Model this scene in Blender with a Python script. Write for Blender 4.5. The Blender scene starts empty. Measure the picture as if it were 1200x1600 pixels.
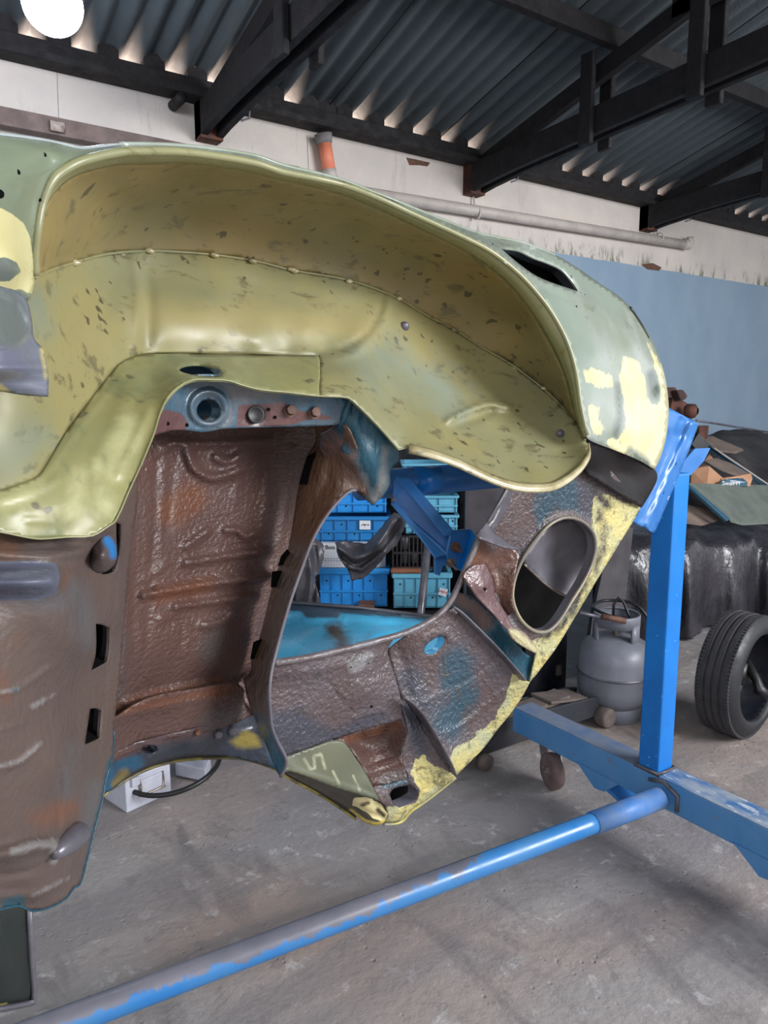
import bpy, bmesh, math, random
import numpy as np
from mathutils import Vector, Matrix, geometry, noise
random.seed(4); rng = np.random.default_rng(4)
SC = bpy.context.scene
COL = SC.collection
# ---------------------------------------------------------------- camera
F = 1155.0; YAW = math.radians(55.7); PIT = math.radians(8.5); CH = 1.4
fwd = Vector((math.cos(YAW)*math.cos(PIT), math.sin(YAW)*math.cos(PIT), -math.sin(PIT)))
rgt = Vector((math.sin(YAW), -math.cos(YAW), 0)); upv = rgt.cross(fwd)
CAM = Vector((0, 0, CH))
cd = bpy.data.cameras.new('camera'); cam = bpy.data.objects.new('camera', cd); COL.objects.link(cam)
cam.matrix_world = Matrix.Translation(CAM) @ Matrix((rgt, upv, -fwd)).transposed().to_4x4()
cd.sensor_fit = 'VERTICAL'; cd.sensor_height = 36; cd.lens = 36*F/1600; cd.clip_start = .02
SC.camera = cam
# ---------------------------------------------------------------- world, light, exposure
SC.view_settings.view_transform = 'Standard'; SC.view_settings.look = 'None'
SC.view_settings.gamma = 1; SC.view_settings.use_curve_mapping = False
SC.view_settings.exposure = 0.3
W = bpy.data.worlds.new('sky'); SC.world = W; W.use_nodes = True
W.node_tree.nodes['Background'].inputs[0].default_value = (.93, .95, 1, 1)
W.node_tree.nodes['Background'].inputs[1].default_value = .8
def area(name, loc, target, sx, sy, power, col=(1, 1, 1)):
    l = bpy.data.lights.new(name, 'AREA'); l.shape = 'RECTANGLE'; l.size = sx; l.size_y = sy; l.energy = power; l.color = col
    o = bpy.data.objects.new(name, l); COL.objects.link(o); o.location = loc
    o.rotation_euler = (Vector(target)-Vector(loc)).to_track_quat('-Z', 'Y').to_euler(); return o
area('assumed_doorway_light', (4.2, -2.9, 2.9), (1.4, 1.4, .8), 3.0, 1.8, 370, (.97, .98, 1))  # added area light for an assumed open doorway, out of view
area('added_side_light', (-1.6, -1.6, 2.9), (.9, 1.6, .3), 1.6, 1.6, 40, (1, .98, .96))  # area light added on the left, with no visible source

def ray(px, py): return fwd + rgt*((px-600)/F) + upv*((800-py)/F)
CS = [1.0]     # scale about the camera; shrinks the car's distances and radii toward it
def PY(px, py, Y): d = ray(px, py); return CAM + d*(Y*CS[0]/d.y)
def PXp(px, py, X): d = ray(px, py); return CAM + d*(X/d.x)
def PZ(px, py, Z): d = ray(px, py); return CAM + d*((Z-CH)/d.z)
def PD(px, py, D): return CAM + ray(px, py)*D

# ---------------------------------------------------------------- object helpers
def tag(o, label=None, cat=None, group=None, kind=None):
    if label: o['label'] = label
    if cat: o['category'] = cat
    if group: o['group'] = group
    if kind: o['kind'] = kind
    return o
def empty(name, loc, label=None, cat=None, group=None, rz=0):
    o = bpy.data.objects.new(name, None); COL.objects.link(o); o.location = loc; o.rotation_euler.z = rz
    o.empty_display_size = .1
    return tag(o, label, cat, group)
def link(name, me, mat, parent=None, smooth=False):
    o = bpy.data.objects.new(name, me); COL.objects.link(o)
    if mat: me.materials.append(mat)
    if smooth: me.polygons.foreach_set('use_smooth', [True]*len(me.polygons))
    if parent is not None:
        o.parent = parent
        if parent.type == 'EMPTY': o.matrix_parent_inverse = parent.matrix_basis.inverted()
    return o
def obj(name, bm, mat, parent=None, smooth=False, bevel=0):
    me = bpy.data.meshes.new(name); bmesh.ops.recalc_face_normals(bm, faces=bm.faces[:]); bm.to_mesh(me); bm.free()
    o = link(name, me, mat, parent, smooth)
    if bevel:
        m = o.modifiers.new('b', 'BEVEL'); m.width = bevel; m.segments = 2; m.limit_method = 'ANGLE'
    return o
def bx(bm, c, s, R=None):
    v = []
    for dx in (-.5, .5):
        for dy in (-.5, .5):
            for dz in (-.5, .5):
                p = Vector((dx*s[0], dy*s[1], dz*s[2]))
                if R is not None: p = R @ p
                v.append(bm.verts.new(Vector(c)+p))
    for f in ((0,1,3,2),(4,6,7,5),(0,4,5,1),(2,3,7,6),(0,2,6,4),(1,5,7,3)): bm.faces.new([v[i] for i in f])
    return bm
def beam(bm, a, b, w, h, up=Vector((0,0,1)), ext=0):
    a = Vector(a); b = Vector(b); d = (b-a).normalized(); a = a-d*ext; b = b+d*ext
    s = d.cross(up).normalized(); u = s.cross(d)
    R = Matrix((d, s, u)).transposed()
    return bx(bm, (a+b)/2, ((b-a).length, w, h), R)
def prism(bm, pts, off):
    """closed polygon pts (Vectors) extruded by off"""
    off = Vector(off); a = [bm.verts.new(p) for p in pts]; b = [bm.verts.new(Vector(p)+off) for p in pts]
    bm.faces.new(a); bm.faces.new(b[::-1]); n = len(a)
    for i in range(n): bm.faces.new((a[i], b[i], b[(i+1) % n], a[(i+1) % n]))
    return bm
def lathe(bm, prof, org=(0,0,0), axis=(0,0,1), n=40, a0=0, a1=2*math.pi):
    ax = Vector(axis).normalized(); t = ax.orthogonal().normalized(); b = ax.cross(t); org = Vector(org)
    full = abs(a1-a0-2*math.pi) < 1e-6; rings = []
    for r, z in prof:
        ring = []
        for i in range(n if full else n+1):
            an = a0+(a1-a0)*i/n
            ring.append(bm.verts.new(org+ax*(z*CS[0])+(t*math.cos(an)+b*math.sin(an))*(r*CS[0])))
        rings.append(ring)
    m = len(rings[0])
    for A, B in zip(rings, rings[1:]):
        for i in range(m if full else m-1):
            j = (i+1) % m
            bm.faces.new((A[i], A[j], B[j], B[i]))
    return bm
def cyl(bm, a, b, r, n=24, r2=None, cap=True):
    a = Vector(a); b = Vector(b); d = b-a; L = d.length; r2 = r if r2 is None else r2
    L /= CS[0]; prof = [(r, 0), (r2, L)]
    if cap: prof = [(1e-4, 0)]+prof+[(1e-4, L)]
    return lathe(bm, prof, a, d, n)
def sweep(bm, pts, r, n=10, closed=False, flat=1.0):
    pts = [Vector(p) for p in pts]; N = len(pts); rings = []; prev = None
    for i, p in enumerate(pts):
        if closed: d = pts[(i+1) % N]-pts[i-1]
        else: d = pts[min(i+1, N-1)]-pts[max(i-1, 0)]
        d.normalize()
        if prev is None: t = d.orthogonal().normalized()
        else: t = (prev-d*prev.dot(d)).normalized()
        prev = t; b = d.cross(t); rr = (r[i] if isinstance(r, (list, tuple)) else r)*CS[0]
        rings.append([bm.verts.new(p+(t*math.cos(a)+b*math.sin(a)*flat)*rr) for a in [2*math.pi*k/n for k in range(n)]])
    for i in range(N if closed else N-1):
        A = rings[i]; B = rings[(i+1) % N]
        for k in range(n): bm.faces.new((A[k], A[(k+1) % n], B[(k+1) % n], B[k]))
    if not closed: bm.faces.new(rings[0][::-1]); bm.faces.new(rings[-1])
    return bm
def cr(pts, sub=4, closed=False, corner=50):
    """Catmull-Rom through nD points; sharp corners stay sharp"""
    P = [np.array(p, float) for p in pts]; n = len(P)
    def iscorner(i):
        if not closed and i in (0, n-1): return True
        a = P[i]-P[i-1]; b = P[(i+1) % n]-P[i]; a = a[:2]; b = b[:2]
        c = a.dot(b)/(np.linalg.norm(a)*np.linalg.norm(b)+1e-9)
        return c < math.cos(math.radians(corner))
    C = [iscorner(i) for i in range(n)]; out = []
    def tan(i, seglen):
        if C[i]: return None
        a = P[(i+1) % n]-P[i-1]; d1 = np.linalg.norm(P[i]-P[i-1]); d2 = np.linalg.norm(P[(i+1) % n]-P[i])
        return a/(d1+d2+1e-9)*seglen
    for i in range(n if closed else n-1):
        j = (i+1) % n; L = np.linalg.norm(P[j]-P[i]); t0 = tan(i, L); t1 = tan(j, L)
        if t0 is None and t1 is None: t0 = t1 = P[j]-P[i]
        elif t0 is None: t0 = 2*(P[j]-P[i])-t1; t0 = (t0+(P[j]-P[i]))/2
        elif t1 is None: t1 = 2*(P[j]-P[i])-t0; t1 = (t1+(P[j]-P[i]))/2
        for k in range(sub):
            t = k/sub; h = (2*t**3-3*t*t+1, t**3-2*t*t+t, -2*t**3+3*t*t, t**3-t*t)
            out.append(h[0]*P[i]+h[1]*t0+h[2]*P[j]+h[3]*t1)
    if not closed: out.append(P[-1])
    return out
def inpoly(X, Y, poly):
    poly = np.asarray(poly)[:, :2]; ins = np.zeros(X.shape, bool); n = len(poly); j = n-1
    for i in range(n):
        xi, yi = poly[i]; xj, yj = poly[j]
        c = ((yi > Y) != (yj > Y)) & (X < (xj-xi)*(Y-yi)/((yj-yi) or 1e-12)+xi)
        ins ^= c; j = i
    return ins
def polydist(X, Y, pl, closed=False):
    pl = np.asarray(pl, float)[:, :2]; d = np.full(X.shape, 1e9); n = len(pl)
    if n == 1: return np.hypot(X-pl[0, 0], Y-pl[0, 1])
    for i in range(n if closed else n-1):
        a = pl[i]; b = pl[(i+1) % n]; ab = b-a; L = ab.dot(ab)+1e-12
        t = np.clip(((X-a[0])*ab[0]+(Y-a[1])*ab[1])/L, 0, 1)
        d = np.minimum(d, np.hypot(X-a[0]-t*ab[0], Y-a[1]-t*ab[1]))
    return d
def tps(ctrl):
    c = np.array(ctrl, float); n = len(c); s = 200.0
    xy = c[:, :2]/s
    r = np.hypot(xy[:, None, 0]-xy[None, :, 0], xy[:, None, 1]-xy[None, :, 1])
    K = np.where(r > 0, r*r*np.log(r+1e-12), 0)+np.eye(n)*2e-4
    Pm = np.c_[np.ones(n), xy]; A = np.zeros((n+3, n+3)); A[:n, :n] = K; A[:n, n:] = Pm; A[n:, :n] = Pm.T
    w = np.linalg.solve(A, np.r_[c[:, 2], 0, 0, 0])
    def f(X, Y):
        x = np.asarray(X)/s; y = np.asarray(Y)/s
        r = np.hypot(x[:, None]-xy[None, :, 0], y[:, None]-xy[None, :, 1])
        return np.where(r > 0, r*r*np.log(r+1e-12), 0) @ w[:n]+w[n]+w[n+1]*x+w[n+2]*y
    return f
FIELDS = {}
def setmasks(me, X, Y, masks):
    for nm, shapes, soft in masks:
        m = np.full(X.shape, -1e9)
        for sh in shapes:
            if sh[0] == 's': sd = sh[2]-polydist(X, Y, sh[1])
            else:
                d = polydist(X, Y, sh[1], True); sd = np.where(inpoly(X, Y, sh[1]), d, -d)
            m = np.maximum(m, sd)
        a = me.attributes.new(nm, 'FLOAT', 'POINT'); a.data.foreach_set('value', np.clip(.5+m/soft/2, 0, 1).astype(np.float32))
def relief(name, outline, pts, mat, parent, holes=(), g=6, ridges=(), thick=.003, masks=(), sub=4, collar=.02, smooth_out=True, jit=0.0, bumps=(), collar_mat=None):
    """sheet-metal panel: outline (image x, image y, world Y) followed in depth, triangulated, given thickness"""
    out = cr(outline, sub, True) if smooth_out else [np.array(p, float) for p in outline]
    out = [np.array(p) for p in out]
    # resample long edges
    o2 = []
    for i, p in enumerate(out):
        q = out[(i+1) % len(out)]; L = np.hypot(*(q-p)[:2]); k = max(1, int(L//(g*1.2)))
        for t in range(k): o2.append(p+(q-p)*t/k)
    out = o2
    if jit:
        for p in out: p[:2] += rng.normal(0, jit, 2)
    ctrl = [tuple(p[:3]) for p in outline]+[tuple(p) for p in pts]
    # unique
    seen = {}; 
    for c in ctrl: seen[(round(c[0], 1), round(c[1], 1))] = c
    f = tps(list(seen.values())); FIELDS[name] = f
    hs = [[np.array(q, float) for q in cr([(a, b) for a, b in h], 3, True)] for h in holes]
    xs = [p[0] for p in out]; ys = [p[1] for p in out]
    gx, gy = np.meshgrid(np.arange(min(xs)+g/2, max(xs), g), np.arange(min(ys)+g/2, max(ys), g*.9))
    gx = gx.astype(float); gx[1::2] += g/2; gx = gx.ravel(); gy = gy.ravel()
    ok = inpoly(gx, gy, out) & (polydist(gx, gy, out, True) > g*.45)
    for h in hs: ok &= ~inpoly(gx, gy, h) & (polydist(gx, gy, h, True) > g*.4)
    vs = [Vector((p[0], p[1])) for p in out]; ed = [(i, (i+1) % len(out)) for i in range(len(out))]
    hidx = []
    for h in hs:
        b = len(vs); vs += [Vector(p) for p in h]; ed += [(b+i, b+(i+1) % len(h)) for i in range(len(h))]
    vs += [Vector((a, b)) for a, b in zip(gx[ok], gy[ok])]
    rv, re_, rf, *_ = geometry.delaunay_2d_cdt(vs, ed, [], 0, 1e-4)
    V = np.array([tuple(v) for v in rv]); T = np.array([t for t in rf if len(t) == 3])
    cx = V[T].mean(1); k = inpoly(cx[:, 0], cx[:, 1], out)
    for h in hs: k &= ~inpoly(cx[:, 0], cx[:, 1], h)
    T = T[k]
    X, Y = V[:, 0], V[:, 1]; D = f(X, Y)
    def disp(X, Y):
        r = np.zeros(X.shape)
        for pl, w, h in ridges: r -= h*np.exp(-(polydist(X, Y, cr(pl, 4) if len(pl) > 2 else pl)/w)**2)
        for bxx, byy, rx, ry, h in bumps: r -= h*np.exp(-(((X-bxx)/rx)**2+((Y-byy)/ry)**2))
        return r
    D = D+disp(X, Y)
    P3 = [PY(x, y, d) for x, y, d in zip(X, Y, D)]
    me = bpy.data.meshes.new(name)
    n0 = (P3[T[0][1]]-P3[T[0][0]]).cross(P3[T[0][2]]-P3[T[0][0]])
    s = sum(((P3[t[1]]-P3[t[0]]).cross(P3[t[2]]-P3[t[0]])).dot(CAM-P3[t[0]]) for t in T[:200])
    if s < 0: T = T[:, ::-1]
    me.from_pydata([tuple(p) for p in P3], [], [tuple(int(i) for i in t) for t in T])
    setmasks(me, X, Y, masks)
    bm = bmesh.new(); bm.from_mesh(me)
    for v in [v for v in bm.verts if not v.link_faces]: bm.verts.remove(v)
    bm.to_mesh(me); bm.free()
    o = link(name, me, mat, parent, True)
    if thick:
        m = o.modifiers.new('t', 'SOLIDIFY'); m.thickness = thick; m.offset = -1
    if collar:
        for h in hs:
            hx = np.array([p[0] for p in h]); hy = np.array([p[1] for p in h]); hd = f(hx, hy)+disp(hx, hy)
            b2 = bmesh.new(); A = [b2.verts.new(PY(x, y, d-.001)) for x, y, d in zip(hx, hy, hd)]
            B = [b2.verts.new(v.co+Vector((0, collar, 0))) for v in A]
            for i in range(len(A)): b2.faces.new((A[i], A[(i+1) % len(A)], B[(i+1) % len(A)], B[i]))
            c = obj('hole_rim', b2, collar_mat or mat, o, True)
    return o
def along(name, poly, f=None, dy=0):
    """3D polyline on a built panel"""
    f = f or FIELDS[name]; X = np.array([p[0] for p in poly]); Y = np.array([p[1] for p in poly])
    return [PY(x, y, d+dy) for x, y, d in zip(X, Y, f(X, Y))]
def P3l(pts, sub=4, closed=False): return [PY(*p) for p in cr(pts, sub, closed)]
def ribbon(name, A, B, mat, parent, thick=.003, masks=(), n=4, sub=4, bulge=0):
    """sheet between two (px,py,Y) curves with the same point count"""
    a = cr(A, sub); b = cr(B, sub); me = bpy.data.meshes.new(name); V = []; Q = []; XY = []
    for i in range(len(a)):
        for k in range(n+1):
            t = k/n; p = a[i]*(1-t)+b[i]*t; XY.append(p[:2]); V.append(tuple(PY(p[0], p[1], p[2]-bulge*math.sin(math.pi*t))))
    for i in range(len(a)-1):
        for k in range(n):
            v = i*(n+1)+k; Q.append((v, v+1, v+n+2, v+n+1))
    me.from_pydata(V, [], Q); XY = np.array(XY); setmasks(me, XY[:, 0], XY[:, 1], masks)
    o = link(name, me, mat, parent, True)
    m = o.modifiers.new('t', 'SOLIDIFY'); m.thickness = thick; m.offset = 0
    return o
def loft(name, rows, mat, parent=None, nu=6, nv=6, thick=.003, amp=0, fs=6, fa=(1,1,1)):
    """draped sheet through rows of (px,py,Y)"""
    R = [cr(r, nu) for r in rows]; C = [cr([r[i] for r in R], nv, corner=180) for i in range(len(R[0]))]
    me = bpy.data.meshes.new(name); V = []; nr = len(C[0])
    for c in C:
        for p in c:
            q = PY(*p[:3])
            if amp:
                s = Vector((q.x*fa[0], q.y*fa[1], q.z*fa[2]))*fs
                q = q+Vector((noise.noise(s), noise.noise(s+Vector((7, 3, 1))), noise.noise(s+Vector((3, 9, 2)))))*amp
            V.append(tuple(q))
    Q = [(i*nr+k, i*nr+k+1, (i+1)*nr+k+1, (i+1)*nr+k) for i in range(len(C)-1) for k in range(nr-1)]
    me.from_pydata(V, [], Q); o = link(name, me, mat, parent, True)
    if thick: m = o.modifiers.new('t', 'SOLIDIFY'); m.thickness = thick; m.offset = 0
    return o

# ---------------------------------------------------------------- materials
def lin(c):
    return tuple(((x/255)/12.92 if x/255 <= .04045 else ((x/255+.055)/1.055)**2.4) for x in c)+(1,)
class NT:
    def __init__(s, name):
        s.m = bpy.data.materials.new(name); s.m.use_nodes = True; s.t = s.m.node_tree; s.b = s.t.nodes['Principled BSDF']
        s.tc = s.t.nodes.new('ShaderNodeTexCoord')
    def n(s, ty, **k):
        x = s.t.nodes.new(ty)
        for a, b in k.items(): setattr(x, a, b)
        return x
    def l(s, a, b): s.t.links.new(a, b)
    def noise(s, scale, det=4, st=(1, 1, 1), rough=.6, dist=0, off=(0, 0, 0)):
        mp = s.n('ShaderNodeMapping'); mp.inputs['Scale'].default_value = st; mp.inputs['Location'].default_value = off
        s.l(s.tc.outputs['Object'], mp.inputs[0]); no = s.n('ShaderNodeTexNoise')
        no.inputs['Scale'].default_value = scale; no.inputs['Detail'].default_value = det
        no.inputs['Roughness'].default_value = rough; no.inputs['Distortion'].default_value = dist
        s.l(mp.outputs[0], no.inputs['Vector']); return no.outputs[0]
    def ramp(s, v, lo, hi, a=0., b=1.):
        r = s.n('ShaderNodeMapRange'); r.inputs[1].default_value = lo; r.inputs[2].default_value = hi
        r.inputs[3].default_value = a; r.inputs[4].default_value = b; s.l(v, r.inputs[0]); return r.outputs[0]
    def mix(s, f, a, b):
        x = s.n('ShaderNodeMix'); x.data_type = 'RGBA'
        for v, i in ((f, 0), (a, 6), (b, 7)):
            if isinstance(v, (tuple, float, int)): x.inputs[i].default_value = v
            else: s.l(v, x.inputs[i])
        return x.outputs[2]
    def math(s, op, a, b):
        x = s.n('ShaderNodeMath', operation=op)
        for v, i in ((a, 0), (b, 1)):
            if isinstance(v, (float, int)): x.inputs[i].default_value = v
            else: s.l(v, x.inputs[i])
        return x.outputs[0]
def paint(name, A, B=None, sc=4, st=(1, 1, 1), smudge=None, sm_sc=9, sm_st=(1, 2, 3), sm_t=.6, masks=(), rough=.45, rvar=.15, bump=0, bsc=60, bst=(1, 1, 1), bump2=0, b2sc=8, metal=0, spec=.5, speck=None, spt=.68, spsc=60, coat=0, bdist=0, post=None):
    t = NT(name); A = lin(A); B = lin(B) if B else A
    n1 = t.noise(sc, 5, st); c = t.mix(t.ramp(n1, .38, .62), A, B)
    if smudge:
        n2 = t.noise(sm_sc, 6, sm_st, .65, .3, (3, 1, 7)); c = t.mix(t.ramp(n2, sm_t, sm_t+.08, 0, .85), c, lin(smudge))
    if speck:
        n4 = t.noise(spsc, 2, (1, 1, 1), .5, 0, (1, 5, 2)); c = t.mix(t.ramp(n4, spt, spt+.03), c, lin(speck))
    rg = t.ramp(t.noise(14, 4, (1, 1, 1), .6, 0, (9, 9, 9)), .3, .7, max(.05, rough-rvar), min(1, rough+rvar))
    mt = None
    for (attr, colr, amp, nsc, *ex) in masks:
        at = t.n('ShaderNodeAttribute', attribute_name=attr); nn = t.noise(nsc, 6, ex[0] if ex else (1, 1, 1), .65, .4, (len(attr)*3.1, 2, ord(attr[-1])))
        v = t.math('ADD', at.outputs['Fac'], t.math('MULTIPLY', t.math('SUBTRACT', nn, .5), amp))
        # keep pixels well outside clean
        v = t.math('MULTIPLY', v, t.ramp(at.outputs['Fac'], 0, .05))
        colr2 = t.mix(t.ramp(t.noise(nsc*.6, 4, (1, 1, 1), .6, 0, (4, 4, 1)), .35, .65), lin(colr), lin(ex[1]) if len(ex) > 1 else lin(colr))
        w = .05 if ex else .24
        c = t.mix(t.ramp(v, .5-w, .5+w), c, colr2)
    if post: c = t.mix(t.ramp(t.noise(post[1], 6, (1, 1, 1), .65, .4, (6, 1, 3)), post[2], post[2]+.05, 0, post[3]), c, lin(post[0]))
    t.l(c, t.b.inputs['Base Color']); t.l(rg, t.b.inputs['Roughness'])
    t.b.inputs['Metallic'].default_value = metal; t.b.inputs['Specular IOR Level'].default_value = spec
    t.b.inputs['Coat Weight'].default_value = coat; t.b.inputs['Coat Roughness'].default_value = .25
    if bump or bump2:
        h = None
        if bump: h = t.math('MULTIPLY', t.noise(bsc, 3, bst, .5, bdist), bump)
        if bump2:
            h2 = t.math('MULTIPLY', t.noise(b2sc, 3), bump2); h = h2 if h is None else t.math('ADD', h, h2)
        bn = t.n('ShaderNodeBump'); bn.inputs['Distance'].default_value = .01; bn.inputs['Strength'].default_value = 1
        t.l(h, bn.inputs['Height']); t.l(bn.outputs[0], t.b.inputs['Normal'])
    return t.m
OLIVE = (150, 146, 92)
M = {}
OA = dict(smudge=(98, 92, 66), sm_sc=17, sm_st=(1, 1.6, 2.6), sm_t=.565, speck=(84, 76, 54), spt=.67, spsc=40, rough=.46, rvar=.1, bump2=.2, b2sc=7, spec=.55)
M['olive_upper'] = paint('olive_paint_upper', (140, 122, 76), (126, 116, 80), **OA)
M['olive'] = paint('olive_paint', (142, 134, 90), (126, 126, 94), masks=[('mk1', (124, 132, 114), 1.2, 10), ('mk2', (150, 140, 96), 1.2, 10)], **OA)
M['green'] = paint('grey_green_primer', (116, 128, 108), (126, 136, 114), sc=5, smudge=(104, 116, 96), sm_t=.62, rough=.27, rvar=.08, bump2=.1, spec=.6, coat=.2,
                   masks=[('mk1', (200, 192, 138), 1.1, 14, (1, 1, 1), (216, 210, 164)), ('mk2', (108, 116, 108), .8, 14, (1, 1, 1), (96, 106, 100))], post=((120, 124, 100), 22, .6, .35))
M['skin'] = paint('sanded_green_outer_skin', (140, 150, 132), (160, 168, 158), sc=6, smudge=(122, 132, 116), sm_t=.6, rough=.24, rvar=.06, bump2=.08, spec=.7, coat=.5,
                  masks=[('mk2', (150, 164, 150), .8, 10), ('mk1', (212, 205, 150), 1.3, 20, (1, 1, 1), (226, 222, 176)), ('mk3', (92, 104, 96), .7, 16)])
M['lip'] = paint('olive_lip_paint', (146, 144, 106), (130, 132, 98), smudge=(110, 108, 70), sm_t=.6, sm_sc=14, rough=.32, rvar=.1, spec=.6)
M['lip_pale'] = paint('sanded_bare_lip', (186, 176, 140), (150, 140, 100), sc=20, smudge=(96, 84, 66), sm_t=.58, sm_sc=20, rough=.3, rvar=.1, spec=.7)
BR = dict(rough=.36, rvar=.12, bump=.3, bsc=110, bst=(1, 1, 1.5), bump2=.12, b2sc=30, spec=.45)
M['brown'] = paint('brown_undercoat', (80, 60, 56), (88, 63, 55), sc=3, smudge=(68, 52, 51), sm_t=.6, sm_sc=4, masks=[('mk1', (96, 62, 46), 1.0, 8), ('mk2', (78, 68, 66), .9, 9), ('mk3', (30, 80, 110), .7, 16)], **BR)
M['brown_pan'] = paint('worn_brown_floor_pan', (92, 77, 70), (82, 72, 69), sc=3, smudge=(96, 72, 60), sm_t=.6, sm_sc=3, rough=.45, rvar=.12, bump=.16, bsc=110, bump2=.1, b2sc=14, spec=.35,
                       masks=[('mk1', (104, 74, 60), 1.0, 8), ('mk2', (88, 84, 84), .9, 10), ('mk3', (118, 114, 112), 1.6, 60), ('mk4', (44, 78, 90), .8, 18), ('mk5', (68, 70, 86), .6, 20, (1, 1, 1), (88, 92, 106))])
M['brown_rail'] = paint('streaked_brown_undercoat', (84, 68, 62), (98, 72, 56), sc=6, st=(1, 1, .4), rough=.36, rvar=.12, bump=.9, bsc=48, bst=(1.6, 1, .5), bump2=.15, b2sc=14, spec=.6,
                        masks=[('mk1', (22, 76, 98), .9, 12), ('mk2', (104, 98, 96), .9, 14)])
M['teal'] = paint('old_teal_paint', (16, 84, 112), (78, 92, 102), sc=9, rough=.34, rvar=.12, bump=.2, bsc=70, bump2=.3, spec=.6,
                  masks=[('mk1', (98, 68, 66), .9, 18, (1, 1, 1), (92, 66, 66)), ('mk2', (44, 40, 42), .5, 20), ('mk3', (104, 108, 112), .9, 12)])
M['teal_dark'] = paint('dark_teal_paint', (18, 64, 82), (34, 82, 98), sc=8, rough=.36, rvar=.12, bump=.5, bsc=45, bst=(1.5, 1, .6), bump2=.4, spec=.6,
                       masks=[('mk1', (98, 78, 72), 1.0, 12), ('mk2', (110, 112, 112), 1.0, 14)])
NS = dict(rough=.38, rvar=.12, bump=.55, bsc=110, bump2=.15, b2sc=25, spec=.55)
YEL = (194, 180, 112)
M['nose'] = paint('nose_panel_undercoat', (88, 79, 83), (86, 68, 66), sc=5, smudge=(74, 70, 76), sm_t=.58, sm_sc=6,
                  masks=[('mk2', (48, 72, 86), 1.2, 14), ('mk3', (66, 66, 76), .9, 10), ('mk4', (128, 126, 128), .7, 18), ('mk1', YEL, 1.2, 24, (1, 1, 1), (160, 162, 128)), ('mk5', (52, 48, 44), 1.2, 34)], post=((70, 64, 58), 34, .58, .6), **NS)
M['oldyellow'] = paint('olive_grey_primer', (94, 96, 76), (84, 88, 72), sc=8, rough=.42, rvar=.1, spec=.5, masks=[('mk1', (158, 160, 134), .8, 30)])
M['black_void'] = paint('cavity_shade_black', (6, 6, 7), (9, 8, 9), rough=.9, spec=.1)  # near-black colour stands in for the shade inside holes and cavities
M['dark_in'] = paint('dark_brown_inner', (52, 42, 42), (42, 38, 40), sc=8, rough=.5, bump=.3)
M['grey_in'] = paint('dull_grey_inner_steel', (104, 100, 108), (78, 76, 84), sc=6, rough=.45, spec=.5, bump2=.2)
M['sill'] = paint('violet_grey_bare_sill', (116, 122, 132), (102, 104, 120), sc=6, smudge=(92, 96, 110), sm_t=.58, rough=.3, rvar=.12, bump2=.5, b2sc=16, spec=.7, masks=[('mk1', (176, 164, 110), .9, 16), ('mk2', (98, 106, 104), .6, 12)])
M['inner_blue'] = paint('glossy_blue_inner_fender', (70, 180, 228), (96, 194, 236), sc=6, smudge=(90, 110, 120), sm_t=.64, rough=.3, rvar=.08, spec=.8, coat=.6, bump=.12, bsc=120, masks=[('mk1', (70, 90, 108), .8, 20), ('mk2', (72, 66, 62), 1.0, 20)])
M['rib_light'] = paint('worn_bare_ridge', (120, 128, 132), (100, 92, 88), sc=20, rough=.35, spec=.7, bump=.5)
# stand
M['blue'] = paint('rotisserie_blue', (4, 116, 200), (8, 104, 184), sc=5, rough=.38, rvar=.08, spec=.5, speck=(120, 170, 220), spt=.72, spsc=70)
M['blue_deep'] = paint('rotisserie_deep_blue', (44, 108, 178), (56, 118, 184), sc=8, rough=.35, rvar=.1, spec=.6, smudge=(70, 86, 130), sm_t=.6)
M['blue_worn'] = paint('dusty_worn_blue', (70, 126, 180), (84, 134, 182), sc=8, smudge=(104, 112, 128), sm_t=.62, sm_sc=8, rough=.5, spec=.4)
M['blue_tube'] = paint('scraped_blue_tube', (44, 116, 182), (66, 124, 178), sc=6, rough=.32, rvar=.1, spec=.6, masks=[('mk1', (96, 96, 108), 1.2, 7, (2, 1, 1), (120, 118, 128))])
M['blue_top'] = paint('paint_stripped_top', (150, 160, 172), (72, 112, 160), sc=18, st=(1, .5, 1), smudge=(196, 204, 212), sm_t=.56, sm_sc=30, sm_st=(2, .6, 1), rough=.5)
M['bare'] = paint('bare_grey_steel', (110, 108, 116), (84, 82, 90), sc=12, rough=.4, metal=.3)
M['rust'] = paint('rusty_steel', (112, 72, 50), (82, 62, 54), sc=30, rough=.7, bump=.4)
M['zinc'] = paint('zinc_bolt', (150, 142, 138), (120, 104, 92), sc=40, rough=.35, metal=.7)
# building
M['timber'] = paint('dark_stained_timber', (26, 22, 24), (20, 19, 23), sc=8, smudge=(56, 38, 32), sm_t=.62, sm_sc=3, rough=.8, bump=.3)
M['rustbeam'] = paint('reddish_timber_end', (94, 56, 44), (60, 40, 38), sc=10, rough=.8, bump=.3)
M['roof'] = paint('fibre_cement_roof', (84, 92, 96), (74, 82, 88), sc=2, st=(1, .3, 1), smudge=(66, 74, 78), sm_t=.58, sm_st=(2, .4, 1), sm_sc=3, rough=.9, bump=.2)
M['rail'] = paint('weathered_rail', (118, 102, 98), (98, 84, 82), sc=12, rough=.8)
M['pvc'] = paint('white_plastic_pipe', (196, 188, 180), (178, 170, 164), sc=8, rough=.5, smudge=(140, 130, 124), sm_t=.66)
M['orange'] = paint('orange_pipe', (240, 146, 116), (232, 136, 106), rough=.5)
M['concrete_pipe'] = paint('grey_pipe_mortar', (140, 138, 140), (120, 116, 116), sc=20, rough=.8, bump=.3)
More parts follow.
